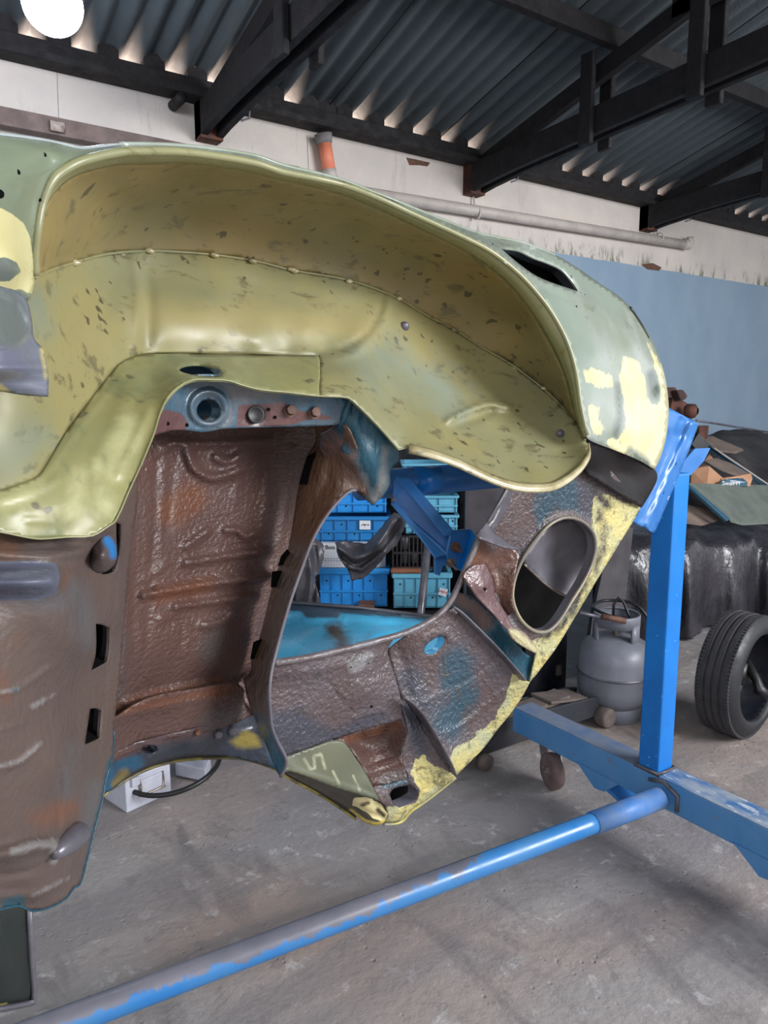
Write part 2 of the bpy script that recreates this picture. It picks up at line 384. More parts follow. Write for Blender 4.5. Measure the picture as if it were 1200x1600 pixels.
# clutter
M['crate'] = paint('blue_crate', (44, 150, 226), (30, 136, 214), sc=8, rough=.45, spec=.4)
M['crate_teal'] = paint('faded_teal_crate', (104, 176, 204), (92, 166, 196), sc=8, rough=.5, smudge=(96, 150, 172), sm_t=.6)
M['crate_black'] = paint('black_crate', (44, 40, 42), (34, 32, 34), rough=.4)
M['hole'] = paint('dark_hole', (20, 24, 34), rough=.9)
M['paper'] = paint('white_paper', (226, 228, 232), (214, 216, 222), rough=.8)
M['ink'] = paint('dark_print', (44, 44, 50), rough=.8)
M['redink'] = paint('red_pen', (190, 50, 60), rough=.8)
M['plastic'] = paint('black_plastic_sheet', (84, 82, 88), (62, 60, 66), sc=5, rough=.4, rvar=.1, spec=.6, bump=.7, bsc=22, bst=(1.5, 1.5, .5), bump2=.8, b2sc=8, bdist=.6)
M['cloth'] = paint('dark_grey_cloth', (62, 60, 62), (48, 48, 52), sc=5, rough=.9, bump2=.8, b2sc=9)
M['card'] = paint('cardboard', (196, 150, 118), (180, 136, 106), sc=9, rough=.85)
M['card_grey'] = paint('dusty_cardboard', (128, 112, 102), (110, 98, 92), sc=9, rough=.9)
M['felt'] = paint('grey_green_board', (104, 112, 104), (90, 98, 94), sc=9, rough=.9)
M['glassedge'] = paint('teal_glass_edge', (60, 96, 116), (50, 84, 104), rough=.3)
M['gas'] = paint('grey_gas_bottle', (124, 126, 136), (110, 112, 122), sc=5, smudge=(104, 104, 114), sm_t=.62, rough=.42, spec=.5, bump2=.15)
M['rubber'] = paint('tyre_rubber', (62, 60, 62), (50, 50, 54), sc=12, rough=.8, bump=.3)
M['sidewall'] = paint('tyre_sidewall', (30, 32, 37), (26, 28, 32), sc=8, rough=.55)
M['black'] = paint('black_metal', (20, 20, 24), (26, 25, 27), rough=.45)
M['jack'] = paint('grimy_blue_grey_jack', (32, 37, 46), (42, 41, 46), sc=8, rough=.6, smudge=(70, 58, 52), sm_t=.62)
M['dust'] = paint('dusty_brown_wheel', (110, 98, 92), (92, 82, 78), sc=16, rough=.85)
M['castor'] = paint('castor_rubber', (112, 92, 90), (92, 76, 76), sc=16, rough=.8)
M['tool'] = paint('chipped_grey_white_toolbox', (190, 192, 204), (170, 172, 186), sc=9, rough=.5, smudge=(110, 100, 98), sm_t=.66, sm_sc=16)
M['board'] = paint('dusty_dark_board', (70, 66, 70), (58, 54, 58), sc=8, rough=.7, smudge=(110, 106, 108), sm_t=.68, sm_sc=12, sm_st=(3, 1, .7))
M['cab'] = paint('black_cabinet', (18, 20, 28), (24, 26, 34), rough=.35)
M['panel_dark'] = paint('dark_green_black_panel', (38, 44, 42), (28, 32, 32), sc=4, st=(3, 1, .6), rough=.35, spec=.5, bump2=.5)
M['wood'] = paint('wood_offcut', (150, 98, 70), (120, 76, 56), sc=14, st=(.3, 1, 1), rough=.7)
def emit(name, col, s):
    t = NT(name); t.b.inputs['Emission Color'].default_value = lin(col); t.b.inputs['Emission Strength'].default_value = s
    t.b.inputs['Base Color'].default_value = lin(col); return t.m
M['bulb'] = emit('glowing_bulb', (232, 240, 255), 26)
# ================================================================ building
def floor_mat():
    t = NT('worn_concrete_floor')
    c = t.mix(t.ramp(t.noise(1.1, 5), .35, .65), lin((158, 152, 149)), lin((134, 130, 132)))
    c = t.mix(t.ramp(t.noise(.8, 4, (1, 1, 1), .5, .6, (5, 2, 0)), .48, .66), c, lin((156, 140, 132)))
    c = t.mix(t.ramp(t.noise(2.2, 6, (2.2, .7, 1), .65, .5, (1, 7, 0)), .52, .66, 0, .75), c, lin((108, 103, 104)))
    c = t.mix(t.ramp(t.noise(9, 7, (1, 1, 1), .7, .6, (1, 3, 0)), .56, .66, 0, .6), c, lin((118, 112, 110)))
    c = t.mix(t.ramp(t.noise(13, 7, (1, 1, 1), .7, .3, (8, 3, 0)), .58, .66, 0, .45), c, lin((208, 205, 206)))
    # straight dark tyre / cardboard marks
    mp = t.n('ShaderNodeMapping'); mp.inputs['Rotation'].default_value = (0, 0, .5); mp.inputs['Scale'].default_value = (.5, 2.4, 1)
    t.l(t.tc.outputs['Object'], mp.inputs[0]); no = t.n('ShaderNodeTexNoise'); no.inputs['Scale'].default_value = 2.0; no.inputs['Detail'].default_value = 2
    t.l(mp.outputs[0], no.inputs['Vector']); c = t.mix(t.ramp(no.outputs[0], .5, .58, 0, .55), c, lin((124, 118, 118)))
    t.l(c, t.b.inputs['Base Color']); t.b.inputs['Roughness'].default_value = .62; t.b.inputs['Specular IOR Level'].default_value = .4
    vo = t.n('ShaderNodeTexVoronoi'); vo.inputs['Scale'].default_value = 34; t.l(t.tc.outputs['Object'], vo.inputs['Vector'])
    pit = t.ramp(vo.outputs['Distance'], .0, .22)
    pm = t.ramp(t.noise(5, 3, (1, 1, 1), .5, 0, (2, 2, 8)), .5, .58)
    h = t.math('MULTIPLY', t.math('MULTIPLY', t.math('SUBTRACT', 1.0, pit), pm), -.22)
    h = t.math('ADD', h, t.math('MULTIPLY', t.noise(40, 5), .35))
    bn = t.n('ShaderNodeBump'); bn.inputs['Distance'].default_value = .012; t.l(h, bn.inputs['Height']); t.l(bn.outputs[0], t.b.inputs['Normal'])
    return t.m
def wall_mat():
    t = NT('two_tone_painted_wall'); sx = t.n('ShaderNodeSeparateXYZ'); t.l(t.tc.outputs['Object'], sx.inputs[0])
    c = t.mix(t.ramp(t.noise(2.5, 5), .35, .65), lin((214, 206, 198)), lin((200, 193, 188)))
    c = t.mix(t.ramp(t.noise(3, 6, (3, 1, .5), .7, .3, (4, 1, 1)), .6, .72, 0, .5), c, lin((160, 152, 146)))
    # mould and damp near the colour boundary
    zz = t.ramp(sx.outputs[2], 2.56, 2.68, 1, 0); g = t.math('MULTIPLY', t.ramp(t.noise(7, 6, (2, 1, .6), .7, .2, (0, 3, 5)), .52, .6), zz)
    c = t.mix(g, c, lin((112, 116, 92)))
    bl = t.mix(t.ramp(t.noise(3, 4, (1, 1, .5)), .35, .65), lin((140, 162, 182)), lin((130, 154, 176)))
    z2 = t.math('ADD', sx.outputs[2], t.math('MULTIPLY', t.math('SUBTRACT', t.noise(6, 4), .5), .02))
    c = t.mix(t.ramp(z2, 2.545, 2.553), bl, c)
    t.l(c, t.b.inputs['Base Color']); t.b.inputs['Roughness'].default_value = .75
    bn = t.n('ShaderNodeBump'); bn.inputs['Distance'].default_value = .006; t.l(t.noise(30, 5), bn.inputs['Height']); t.l(bn.outputs[0], t.b.inputs['Normal'])
    return t.m
bm = bmesh.new(); bx(bm, (5, 1.5, -.05), (24, 14, .1)); tag(obj('floor', bm, floor_mat()), kind='structure')
# wall with openings left where the truss ends sit
WY = 4.2; WT = 3.03
bm = bmesh.new(); bx(bm, (7, WY+.09, WT/2), (22, .18, WT)); tag(obj('wall_back', bm, wall_mat()), kind='structure')
# corrugated roof
bm = bmesh.new(); ys = [4.55, 4.2, 3.5, 2.5, 1.4, .2]; nx = 1750; rows = []
for Y in ys:
    row = []
    for i in range(nx+1):
        x = -3+17*i/nx; z = 3.178+.27*(4.2-Y)+.023*math.cos(2*math.pi*(x-3.34)/.1165)
        row.append(bm.verts.new((x, Y, z)))
    rows.append(row)
for a, b in zip(rows, rows[1:]):
    for i in range(nx): bm.faces.new((a[i], a[i+1], b[i+1], b[i]))
o = obj('ceiling', bm, M['roof'], None, True); tag(o, kind='structure')
o.modifiers.new('t', 'SOLIDIFY').thickness = .006
# far slope of the roof
bm = bmesh.new(); zr = 3.158+.27*4.0
bx(bm, (5.5, -1.3, zr-.35), (17, 3.2, .02), Matrix.Rotation(math.radians(12), 3, 'X')); tag(obj('ceiling', bm, M['roof']), kind='structure')
# lap joints of the sheets
for x in (2.42, 3.3, 4.35, 5.4):
    bm = bmesh.new(); beam(bm, (x, 4.45, 3.185-.27*.25-.034), (x, .3, 3.185+.27*3.9-.034), .006, .004); tag(obj('trim_roof', bm, M['timber']), kind='structure')
bm = bmesh.new(); bx(bm, (7, 4.15, 3.072), (22, .1, .1)); tag(obj('trim_wall_plate', bm, M['timber'], bevel=.006), kind='structure')
bm = bmesh.new(); bx(bm, (7, 4.075, 3.03), (22, .05, .03)); tag(obj('trim_plate_edge', bm, M['timber']), kind='structure')
# peach area light added outside, out of view, to brighten the roof gaps
area('added_eaves_light', (5, 5.3, 2.3), (5, 4.4, 3.1), 18, .5, 5200, (1, .7, .55))
# filler blocks added on the wall plate to shut every other daylight gap
bm = bmesh.new(); k = 0
for i in range(-40, 90):
    x = 3.34+.1165*i
    if i % 2 or random.random() < .08: bx(bm, (x, 4.16, 3.155), (.1+random.random()*.02, .07, .09 if random.random() < .7 else .06))
tag(obj('trim_gap_filler', bm, M['timber']), kind='structure')
# trusses
def truss(X, label, full=True):
    e = empty('roof_truss', (X, 4.1, 2.83), label, 'roof truss', 'dark timber roof trusses')
    a = .05
    def zc(Y): return 2.93+a*(4.2-Y)
    for dx in (-.045, .045):
        bm = bmesh.new()
        pts = [Vector((X+dx-.02, 4.22, 2.84)), Vector((X+dx-.02, 4.22, 3.03)), Vector((X+dx-.02, 3.95, 3.03)), Vector((X+dx-.02, .3, 3.19)), Vector((X+dx-.02, .3, 3.06)), Vector((X+dx-.02, 3.7, 2.885)), Vector((X+dx-.02, 4.0, 2.86)),]
        pts[0] = Vector((X+dx-.02, 4.22, 2.83)); prism(bm, pts, (.04, 0, 0)); obj('bottom_chord', bm, M['timber'], e, bevel=.003)
    bm = bmesh.new(); bx(bm, (X, 4.16, 2.93), (.13, .1, .2)); obj('chord_end', bm, M['rustbeam'], e, bevel=.004)
    bm = bmesh.new(); beam(bm, (X, 4.1, 3.01), (X, .3, 3.01+.245*3.8), .05, .1); obj('rafter', bm, M['timber'], e, bevel=.003)
    for Y, dx in ((3.09, 0), (2.4, 0), (1.6, 0)):
        zt = 3.01+.245*(4.1-Y)+.1; zb = zc(Y)-.12
        for s in (-1, 1):
            bm = bmesh.new(); bx(bm, (X+s*.085, Y, (zt+zb)/2), (.035, .09, zt-zb)); obj('truss_post', bm, M['timber'], e, bevel=.008)
    bm = bmesh.new(); beam(bm, (X, 2.6, 3.42), (X, .3, 3.42), .05, .12); obj('collar_tie', bm, M['timber'], e)
    bm = bmesh.new(); sweep(bm, [(X+.09, 3.78, 3.14), (X+.09, 3.8, 2.98), (X+.09, 3.82, 2.87), (X+.05, 3.84, 2.855)], .006, 6); obj('wire_tie', bm, M['bare'], e)
    return e
truss(1.66, 'dark timber roof truss at the upper left, nearest to the glowing lamp')
truss(3.6, 'dark timber roof truss in the middle with two hanging posts')
truss(5.55, 'dark timber roof truss at the right with reddish rotten end')
d_ = ray(1000, 75); t_ = (3.185-.09+.27*4.2-CH)/(d_.z+.27*d_.y); YP = d_.y*t_
for Y in (YP, YP-1.35):
    z = 3.178+.27*(4.2-Y)-.034-.056
    bm = bmesh.new(); beam(bm, (-2, Y, z), (12, Y, z), .055, .1); tag(obj('trim_purlin', bm, M['timber'], bevel=.003), kind='structure')
# bracing under the roof at far right
# exposed brick patch below the wall plate
bm = bmesh.new(); prism(bm, [PY(x, y, 4.197) for x, y in [(635, 246), (650, 249), (672, 254), (668, 260), (655, 258), (640, 258)]], (0, .006, 0)); tag(obj('trim_brick', bm, M['rust']), kind='structure')
bm = bmesh.new(); prism(bm, [PY(x, y, 4.197) for x, y in [(1002, 413), (1020, 411), (1034, 418), (1030, 423), (1012, 421)]], (0, .006, 0)); tag(obj('trim_brick', bm, M['rust']), kind='structure')
# hairline crack
bm = bmesh.new(); sweep(bm, [PY(89, 105, 4.198), PY(90, 140, 4.198), PY(92, 186, 4.198)], .0014, 5); tag(obj('trim_crack', bm, M['concrete_pipe']), kind='structure')
bm = bmesh.new(); sweep(bm, [PY(480, 212, 4.198), PY(481, 240, 4.198), PY(483, 275, 4.198)], .0014, 5); tag(obj('trim_crack', bm, M['concrete_pipe']), kind='structure')
# horizontal drain pipe on the wall
e = empty('drain_pipe', PY(745, 330, 4.15), 'white plastic drain pipe running along the wall below the trusses', 'pipe')
a = PY(510, 292, 4.14); b = PY(1070, 382, 4.14); bm = bmesh.new(); cyl(bm, a, b, .038, 20); obj('pipe_run', bm, M['pvc'], e, True)
bm = bmesh.new(); sweep(bm, [b-Vector((.02, 0, 0)), b+Vector((.05, 0, 0)), b+Vector((.07, 0, .02)), b+Vector((.07, 0, .07))], [.04, .042, .042, .03], 16); obj('elbow', bm, M['pvc'], e, True)
for px, py in ((745, 333), (1030, 372)):
    p = PY(px, py, 4.14); bm = bmesh.new(); lathe(bm, [(.041, -.008), (.044, -.008), (.044, .008), (.041, .008)], p, (b-a), 20); sweep(bm, [p+Vector((0, .02, .04)), p+Vector((0, .05, .17))], .006, 6); obj('pipe_clamp', bm, M['pvc'], e)
# short upright pipe with orange sleeve
p0 = PY(505, 210, 4.13); p1 = PY(517, 282, 4.13); e = empty('down_pipe', p1, 'short upright pipe with an orange middle under the wall plate', 'pipe')
q = lambda t: p0+(p1-p0)*t
bm = bmesh.new(); cyl(bm, q(0), q(.2), .055, 18, .045); obj('socket', bm, M['concrete_pipe'], e, True)
bm = bmesh.new(); cyl(bm, q(.2), q(.76), .04, 18); obj('orange_sleeve', bm, M['orange'], e, True)
bm = bmesh.new(); cyl(bm, q(.76), q(1.05), .043, 18); obj('pipe_end', bm, M['pvc'], e, True)
# weathered wall rail and its metal clip
bm = bmesh.new(); beam(bm, (-.5, 4.14, 2.745), (2.2, 4.14, 2.735), .06, .085); e = obj('wall_rail', bm, M['rail'], bevel=.004); tag(e, 'weathered wooden rail on the wall at upper left with a shiny clip', 'rail')
bm = bmesh.new(); bx(bm, PY(90, 198, 4.1), (.07, .012, .05)); obj('metal_clip', bm, M['zinc'], e, bevel=.003)
# little dark stub under the wall plate
a = PY(278, 158, 4.1); bm = bmesh.new(); cyl(bm, a+Vector((0, .08, 0)), a-Vector((0, .06, 0)), .028, 14); tag(obj('pipe_stub', bm, M['timber'], None, True), 'short dark pipe stub poking out under the wall plate at upper left', 'pipe')
# round glowing lamp
LP = PY(82, 6, 3.3); LR = .112
bm = bmesh.new(); bmesh.ops.create_uvsphere(bm, u_segments=32, v_segments=20, radius=LR, matrix=Matrix.Translation(LP))
e = empty('hanging_lamp', LP, 'round glowing white lamp hanging under the roof at upper left', 'lamp'); obj('lamp_globe', bm, M['bulb'], e, True)
bm = bmesh.new(); cyl(bm, LP+Vector((0, 0, LR-.01)), LP+Vector((0, 0, LR+.06)), .035, 16); obj('lamp_socket', bm, M['black'], e, True)
zt = 3.158+.27*(4.2-LP.y)-.03; 
if zt > LP.z+LR+.06:
    bm = bmesh.new(); cyl(bm, LP+Vector((0, 0, LR+.05)), Vector((LP.x, LP.y, zt)), .004, 6); obj('lamp_cord', bm, M['black'], e)
# ================================================================ car body shell on its side
CS[0] = .72  # car shrunk toward the camera: depths and radii below are scaled
CAR = empty('car_body_shell', (1.0, 1.1, .8), 'olive green and brown stripped car body shell turned on its side on the blue stand', 'car body')
crest = [(55, 430, 1.02), (54, 395, 1.01), (58, 360, 1.0), (66, 318, 1.0), (83, 280, 1.0), (106, 262, 1.01), (133, 250, 1.02), (187, 238, 1.05), (235, 236, 1.08), (283, 237, 1.12), (340, 244, 1.16), (400, 255, 1.2), (440, 268, 1.22), (490, 278, 1.25), (540, 290, 1.27), (590, 309, 1.3), (640, 332, 1.32), (723, 370, 1.36), (767, 393, 1.375), (810, 427, 1.38), (843, 463, 1.38), (867, 497, 1.375), (887, 537, 1.36), (900, 583, 1.35), (907, 633, 1.34), (917, 680, 1.33)]
inner = [(56, 432, 1.05), (57, 395, 1.05), (61, 360, 1.05), (70, 322, 1.06), (90, 293, 1.07), (112, 276, 1.08), (137, 266, 1.09), (190, 255, 1.12), (237, 254, 1.15), (285, 253, 1.18), (342, 259, 1.22), (400, 269, 1.26), (440, 280, 1.28), (490, 291, 1.31), (537, 304, 1.33), (587, 324, 1.36), (636, 347, 1.38), (715, 385, 1.42), (758, 412, 1.43), (800, 448, 1.43), (829, 485, 1.43), (852, 522, 1.42), (872, 560, 1.41), (887, 600, 1.4), (898, 645, 1.38), (911, 684, 1.35)]
seam = [(55, 433, 1.06), (80, 422, 1.2), (117, 410, 1.34), (167, 397, 1.45), (233, 392, 1.52), (285, 394, 1.55), (333, 398, 1.56), (400, 408, 1.585), (455, 422, 1.6), (545, 438, 1.62), (620, 465, 1.64), (665, 492, 1.65), (710, 515, 1.66), (755, 544, 1.65), (800, 570, 1.62), (850, 608, 1.55), (880, 637, 1.47), (905, 664, 1.39), (914, 688, 1.345)]
# upper skin of the wheel arch seen from inside
iu = [(x, y, z+.0) for x, y, z in inner]
relief('wheel_arch', iu[1:-1]+seam[::-1], [(300, 275, 1.32), (300, 300, 1.4), (300, 345, 1.51), (200, 285, 1.22), (200, 310, 1.33), (200, 350, 1.44), (110, 330, 1.16), (130, 370, 1.3), (420, 310, 1.43), (420, 360, 1.54), (540, 340, 1.48), (540, 390, 1.58), (640, 385, 1.52), (660, 440, 1.61), (740, 430, 1.52), (750, 490, 1.61), (810, 500, 1.53), (820, 560, 1.56), (860, 590, 1.48), (80, 380, 1.12)],
       M['olive_upper'], CAR, g=7, ridges=[([(400, 408), (545, 438), (710, 515), (905, 664)], 3, .004), ([(760, 470), (700, 450), (650, 420)], 60, -.01)])
# rolled lip of the arch
lipo = ribbon('arch_lip', crest, inner, M['lip'], CAR, n=5, bulge=.012)
bm = bmesh.new(); sweep(bm, P3l([(x, y, z-.004) for x, y, z in crest], 4), .0058, 8); obj('lip_bead', bm, M['lip'], lipo, True)
# weld seam
bm = bmesh.new(); sweep(bm, P3l([(x, y, z-.003) for x, y, z in seam], 4), .0028, 8); o = obj('weld_seam', bm, M['olive'], CAR, True)
for i, (x, y) in enumerate([(117, 410), (233, 392), (335, 399), (395, 408), (455, 421), (460, 424), (545, 439), (624, 467), (710, 515), (850, 607)]):
    k = min(range(len(seam)), key=lambda j: abs(seam[j][0]-x)); bm = bmesh.new()
    p = PY(x, y, np.interp(x, [s[0] for s in seam], [s[2] for s in seam])-.008)
    bmesh.ops.create_icosphere(bm, subdivisions=2, radius=.0095*.55, matrix=Matrix.Translation(p) @ Matrix.Diagonal((1.5, .8, .8, 1)))
    for v in bm.verts: v.co += Vector((noise.noise(v.co*90), noise.noise(v.co*80), noise.noise(v.co*70)))*.0015
    obj('weld_blob', bm, M['lip_pale'], o, True)
# wheel housing below the seam
crease = [(-30, 775, .99), (34, 755, 1.01), (60, 742, 1.03), (79, 713, 1.07), (105, 671, 1.13), (137, 629, 1.2), (171, 585, 1.29), (189, 566, 1.33), (223, 553, 1.38), (270, 551, 1.41), (325, 552, 1.43), (390, 553, 1.45), (450, 554, 1.46), (500, 554, 1.46)]
edge = [(639, 699, 1.30), (623, 703, 1.3), (592, 667, 1.29), (554, 629, 1.28), (542, 621, 1.28), (500, 619, 1.27), (450, 613, 1.26), (408, 609, 1.25), (379, 602, 1.245), (358, 595, 1.24), (330, 593, 1.23), (300, 594, 1.22), (279, 604, 1.2), (262, 621, 1.18), (250, 646, 1.15), (240, 679, 1.12), (221, 725, 1.09), (202, 766, 1.06), (181, 813, 1.03), (168, 823, 1.02), (144, 837, 1.01), (105, 839, 1.0), (63, 842, .98), (39, 839, .97), (0, 831, .96), (-40, 828, .95)]
liprim = [(639, 699, 1.30), (700, 716, 1.28), (767, 746, 1.27), (800, 757, 1.265), (833, 761, 1.26), (867, 757, 1.27), (900, 736, 1.29), (918, 712, 1.31), (920, 697, 1.325)]
housing_pts = [(200, 430, 1.46), (210, 470, 1.42), (212, 520, 1.385), (160, 450, 1.38), (160, 500, 1.32), (120, 480, 1.29), (90, 500, 1.19), (75, 560, 1.1), (60, 640, 1.04), (20, 700, 1.0), (130, 560, 1.22), (90, 620, 1.11), (250, 430, 1.5), (250, 465, 1.445), (250, 500, 1.41), (250, 530, 1.395), (320, 435, 1.52), (320, 465, 1.475), (320, 495, 1.44), (320, 530, 1.425), (400, 445, 1.55), (400, 475, 1.505), (400, 505, 1.465), (400, 535, 1.445), (480, 455, 1.57), (480, 485, 1.52), (480, 515, 1.48), (480, 540, 1.465), (560, 480, 1.575), (560, 520, 1.5), (540, 545, 1.475), (610, 520, 1.56), (600, 570, 1.47), (660, 560, 1.57), (650, 610, 1.475), (720, 590, 1.58), (710, 640, 1.48), (780, 620, 1.55), (770, 680, 1.43), (840, 650, 1.48), (845, 700, 1.39), (885, 690, 1.39), (800, 730, 1.33), (710, 690, 1.36), (560, 600, 1.35), (640, 665, 1.36), (600, 630, 1.37)]
relief('wheel_housing', seam+[(921, 695, 1.33)]+liprim[::-1][1:]+edge[1:6]+[(500, 590, 1.33)]+crease[::-1]+[(-40, 640, .99), (-40, 560, .98), (35, 520, 1.03), (35, 470, 1.03)],
       housing_pts, M['olive'], CAR, g=5.5,
       ridges=[([(609, 470), (600, 502), (580, 530), (549, 552), (505, 560)], 8, .012), ([(598, 470), (588, 500), (570, 522), (540, 541), (505, 548)], 2.5, -.006),
               ([(700, 657), (722, 646), (745, 636), (765, 633), (792, 636)], 4.5, .026), ([(716, 662), (745, 653), (768, 642)], 6, -.014),
               ([(212, 400), (216, 460), (212, 540)], 10, .010), ([(180, 400), (170, 470), (130, 560)], 16, -.008), ([(225, 420), (232, 480), (228, 540)], 12, -.007)],
       bumps=[(875, 678, 9, 9, -.006), (632, 510, 7, 7, -.006)],
       masks=[('mk1', [('s', [(600, 560), (680, 600), (700, 630)], 26), ('s', [(60, 470), (62, 500)], 14), ('s', [(20, 720), (60, 690)], 22)], 60), ('mk2', [('s', [(240, 500), (420, 500), (560, 510)], 22)], 60)])
# plug buttons on the housing
for x, y, r in ((875, 678, .011), (632, 510, .011), (612, 420, .0)):
    if r:
        p = along('wheel_housing', [(x, y)])[0]; bm = bmesh.new(); lathe(bm, [(1e-4, .006), (r*.7, .006), (r, .003), (r*1.15, -.004)], p+Vector((0, -.002, 0)), (-.1, -1, -.2), 18); obj('rubber_plug', bm, M['bare'], CAR, True)
# inner fender panel between the crease and the cut edge
relief('inner_fender', crease+[(500, 590, 1.33)]+edge[5:], [(312, 578, 1.31), (420, 585, 1.34), (240, 590, 1.29), (150, 680, 1.12), (180, 640, 1.18), (100, 740, 1.04), (90, 790, 1.0), (170, 740, 1.07), (220, 640, 1.17), (30, 795, .98), (210, 690, 1.12)],
       paint('scuffed_olive_panel', (142, 138, 93), (127, 131, 94), sc=6, st=(1, 1, .5), smudge=(112, 118, 84), sm_t=.56, sm_sc=6, sm_st=(2, 1, 1), speck=(100, 98, 74), spt=.69, spsc=30, rough=.4, rvar=.1, bump2=.35, b2sc=14, spec=.55, masks=[('mk1', (168, 166, 122), 1.5, 16)]),
       CAR, g=6, holes=[[(279, 577), (284, 572), (300, 569), (320, 570), (338, 575), (348, 582), (344, 587), (325, 588), (300, 585), (285, 581)]],
       ridges=[([(60, 752), (85, 722), (112, 682), (145, 640), (180, 598), (200, 578), (240, 566)], 4, .004), ([(150, 720), (190, 640), (215, 590)], 12, .006), ([(185, 740), (215, 680), (232, 640)], 7, .006), ([(0, 782), (50, 768), (90, 748)], 6, .005),
               ([(40, 815), (85, 815), (88, 835)], 3, .003), ([(205, 570), (255, 612)], 8, -.005), ([(375, 560), (400, 590)], 8, -.004)],
       masks=[('mk1', [('s', [(130, 740), (115, 790)], 12), ('s', [(205, 660), (185, 720), (172, 745)], 8), ('s', [(0, 785), (60, 762)], 7), ('s', [(150, 735), (165, 790)], 10)], 30)], collar=.03, collar_mat=M['teal'])
bm = bmesh.new(); sweep(bm, P3l([(x, y, z-.002) for x, y, z in edge], 3), .0013, 6); obj('cut_edge', bm, M['lip'], CAR, True)
# free lower rim of the housing
o = ribbon('housing_lip', [(x, y-5, z+.004) for x, y, z in liprim], [(x+ (2 if x > 860 else 0), y+7, z-.012) for x, y, z in liprim], M['lip_pale'], CAR, n=4, bulge=.008)
bm = bmesh.new(); sweep(bm, P3l([(x, y+6, z-.012) for x, y, z in liprim], 4), .005, 8); obj('lip_bead', bm, M['lip_pale'], o, True)
# outer skin at the nose and the narrow band above the arch
band = [(187, 226, 1.12), (235, 226, 1.15), (280, 228, 1.18), (340, 234, 1.22), (400, 244, 1.26), (440, 258, 1.28), (523, 278, 1.33), (580, 299, 1.37), (640, 323, 1.4), (690, 343, 1.44), (723, 356, 1.47), (753, 366, 1.5)]
nose = band+[(813, 378, 1.56), (867, 398, 1.6), (900, 417, 1.63), (933, 440, 1.66), (967, 463, 1.69), (990, 486, 1.71), (1017, 527, 1.73), (1033, 567, 1.73), (1042, 605, 1.72), (1045, 650, 1.7), (1037, 700, 1.67), (1023, 734, 1.63), (1000, 720, 1.57), (960, 703, 1.48), (933, 693, 1.4), (920, 686, 1.34)]
slot = [(783, 388), (810, 392), (833, 403), (855, 411), (877, 422), (892, 438), (903, 455), (885, 449), (867, 443), (840, 432), (815, 415)]
relief('outer_skin', nose+[(917, 680, 1.33)]+crest[::-1][1:19], [(820, 400, 1.5), (860, 430, 1.5), (840, 450, 1.42), (900, 470, 1.5), (870, 480, 1.42), (900, 520, 1.43), (940, 520, 1.52), (980, 540, 1.6), (930, 580, 1.45), (970, 600, 1.53), (1010, 600, 1.63), (920, 640, 1.38), (950, 650, 1.44), (990, 670, 1.53), (1020, 660, 1.61), (780, 385, 1.46)],
       M['skin'], CAR, g=6, holes=[slot],
       ridges=[([(790, 405), (850, 440), (920, 478), (980, 515), (1020, 575)], 9, .006), ([(845, 450), (900, 470), (960, 500)], 5, -.004)],
       bumps=[(1022, 600, 9, 16, -.02)],
       masks=[('mk1', [('p', [(974, 554), (989, 562), (1001, 566), (1007, 591), (1010, 616), (1018, 630), (1030, 636), (1034, 607), (1020, 560), (1013, 537), (1034, 570), (1050, 607), (1052, 649), (1040, 703), (1026, 740), (1007, 719), (1001, 715), (989, 711), (974, 707), (968, 690), (976, 665), (974, 624), (968, 599), (970, 574)]), ('s', [(925, 586), (945, 596)], 12), ('s', [(924, 640), (934, 672)], 8), ('s', [(955, 690), (968, 704)], 7)], 10),
              ('mk2', [('s', [(860, 470), (900, 540), (920, 600)], 26), ('s', [(850, 400), (930, 450), (960, 480)], 12)], 26),
              ('mk3', [('s', [(1018, 585), (1024, 606), (1026, 618)], 7), ('s', [(985, 705), (1010, 722)], 6), ('s', [(966, 600), (968, 650), (962, 680)], 4), ('s', [(996, 715), (1022, 734)], 4)], 10)], collar=.03, collar_mat=M['black'])
relief('slot_shade_sheet', [(780, 386, 1.62), (830, 398, 1.64), (885, 420, 1.67), (910, 460, 1.67), (870, 452, 1.63), (830, 432, 1.61), (800, 408, 1.61)], [], M['black_void'], CAR, g=14)  # black sheet added behind the slot so its inside reads as shade
for x, y in ((770, 382), (817, 421), (822, 425), (893, 432), (901, 480), (907, 458), (914, 461)):
    p = along('outer_skin', [(x, y)], dy=-.001)[0]; bm = bmesh.new(); r = .0055 if x == 901 else .003; lathe(bm, [(1e-4, .0), (r, .0), (r, -.004)], p, (.3, -1, .15), 12); obj('screw_hole', bm, M['black_void'], CAR, True)
bm = bmesh.new(); sweep(bm, P3l([(x, y, z+.003) for x, y, z in band]+[(813, 378, 1.563), (867, 398, 1.603)], 4), .004, 8); obj('skin_edge', bm, M['skin'], CAR, True)
bm = bmesh.new(); sweep(bm, P3l([(984, 481, 1.70), (998, 502, 1.71), (1012, 528, 1.72)], 4), .006, 8); obj('rubber_seal', bm, M['black'], CAR, True)
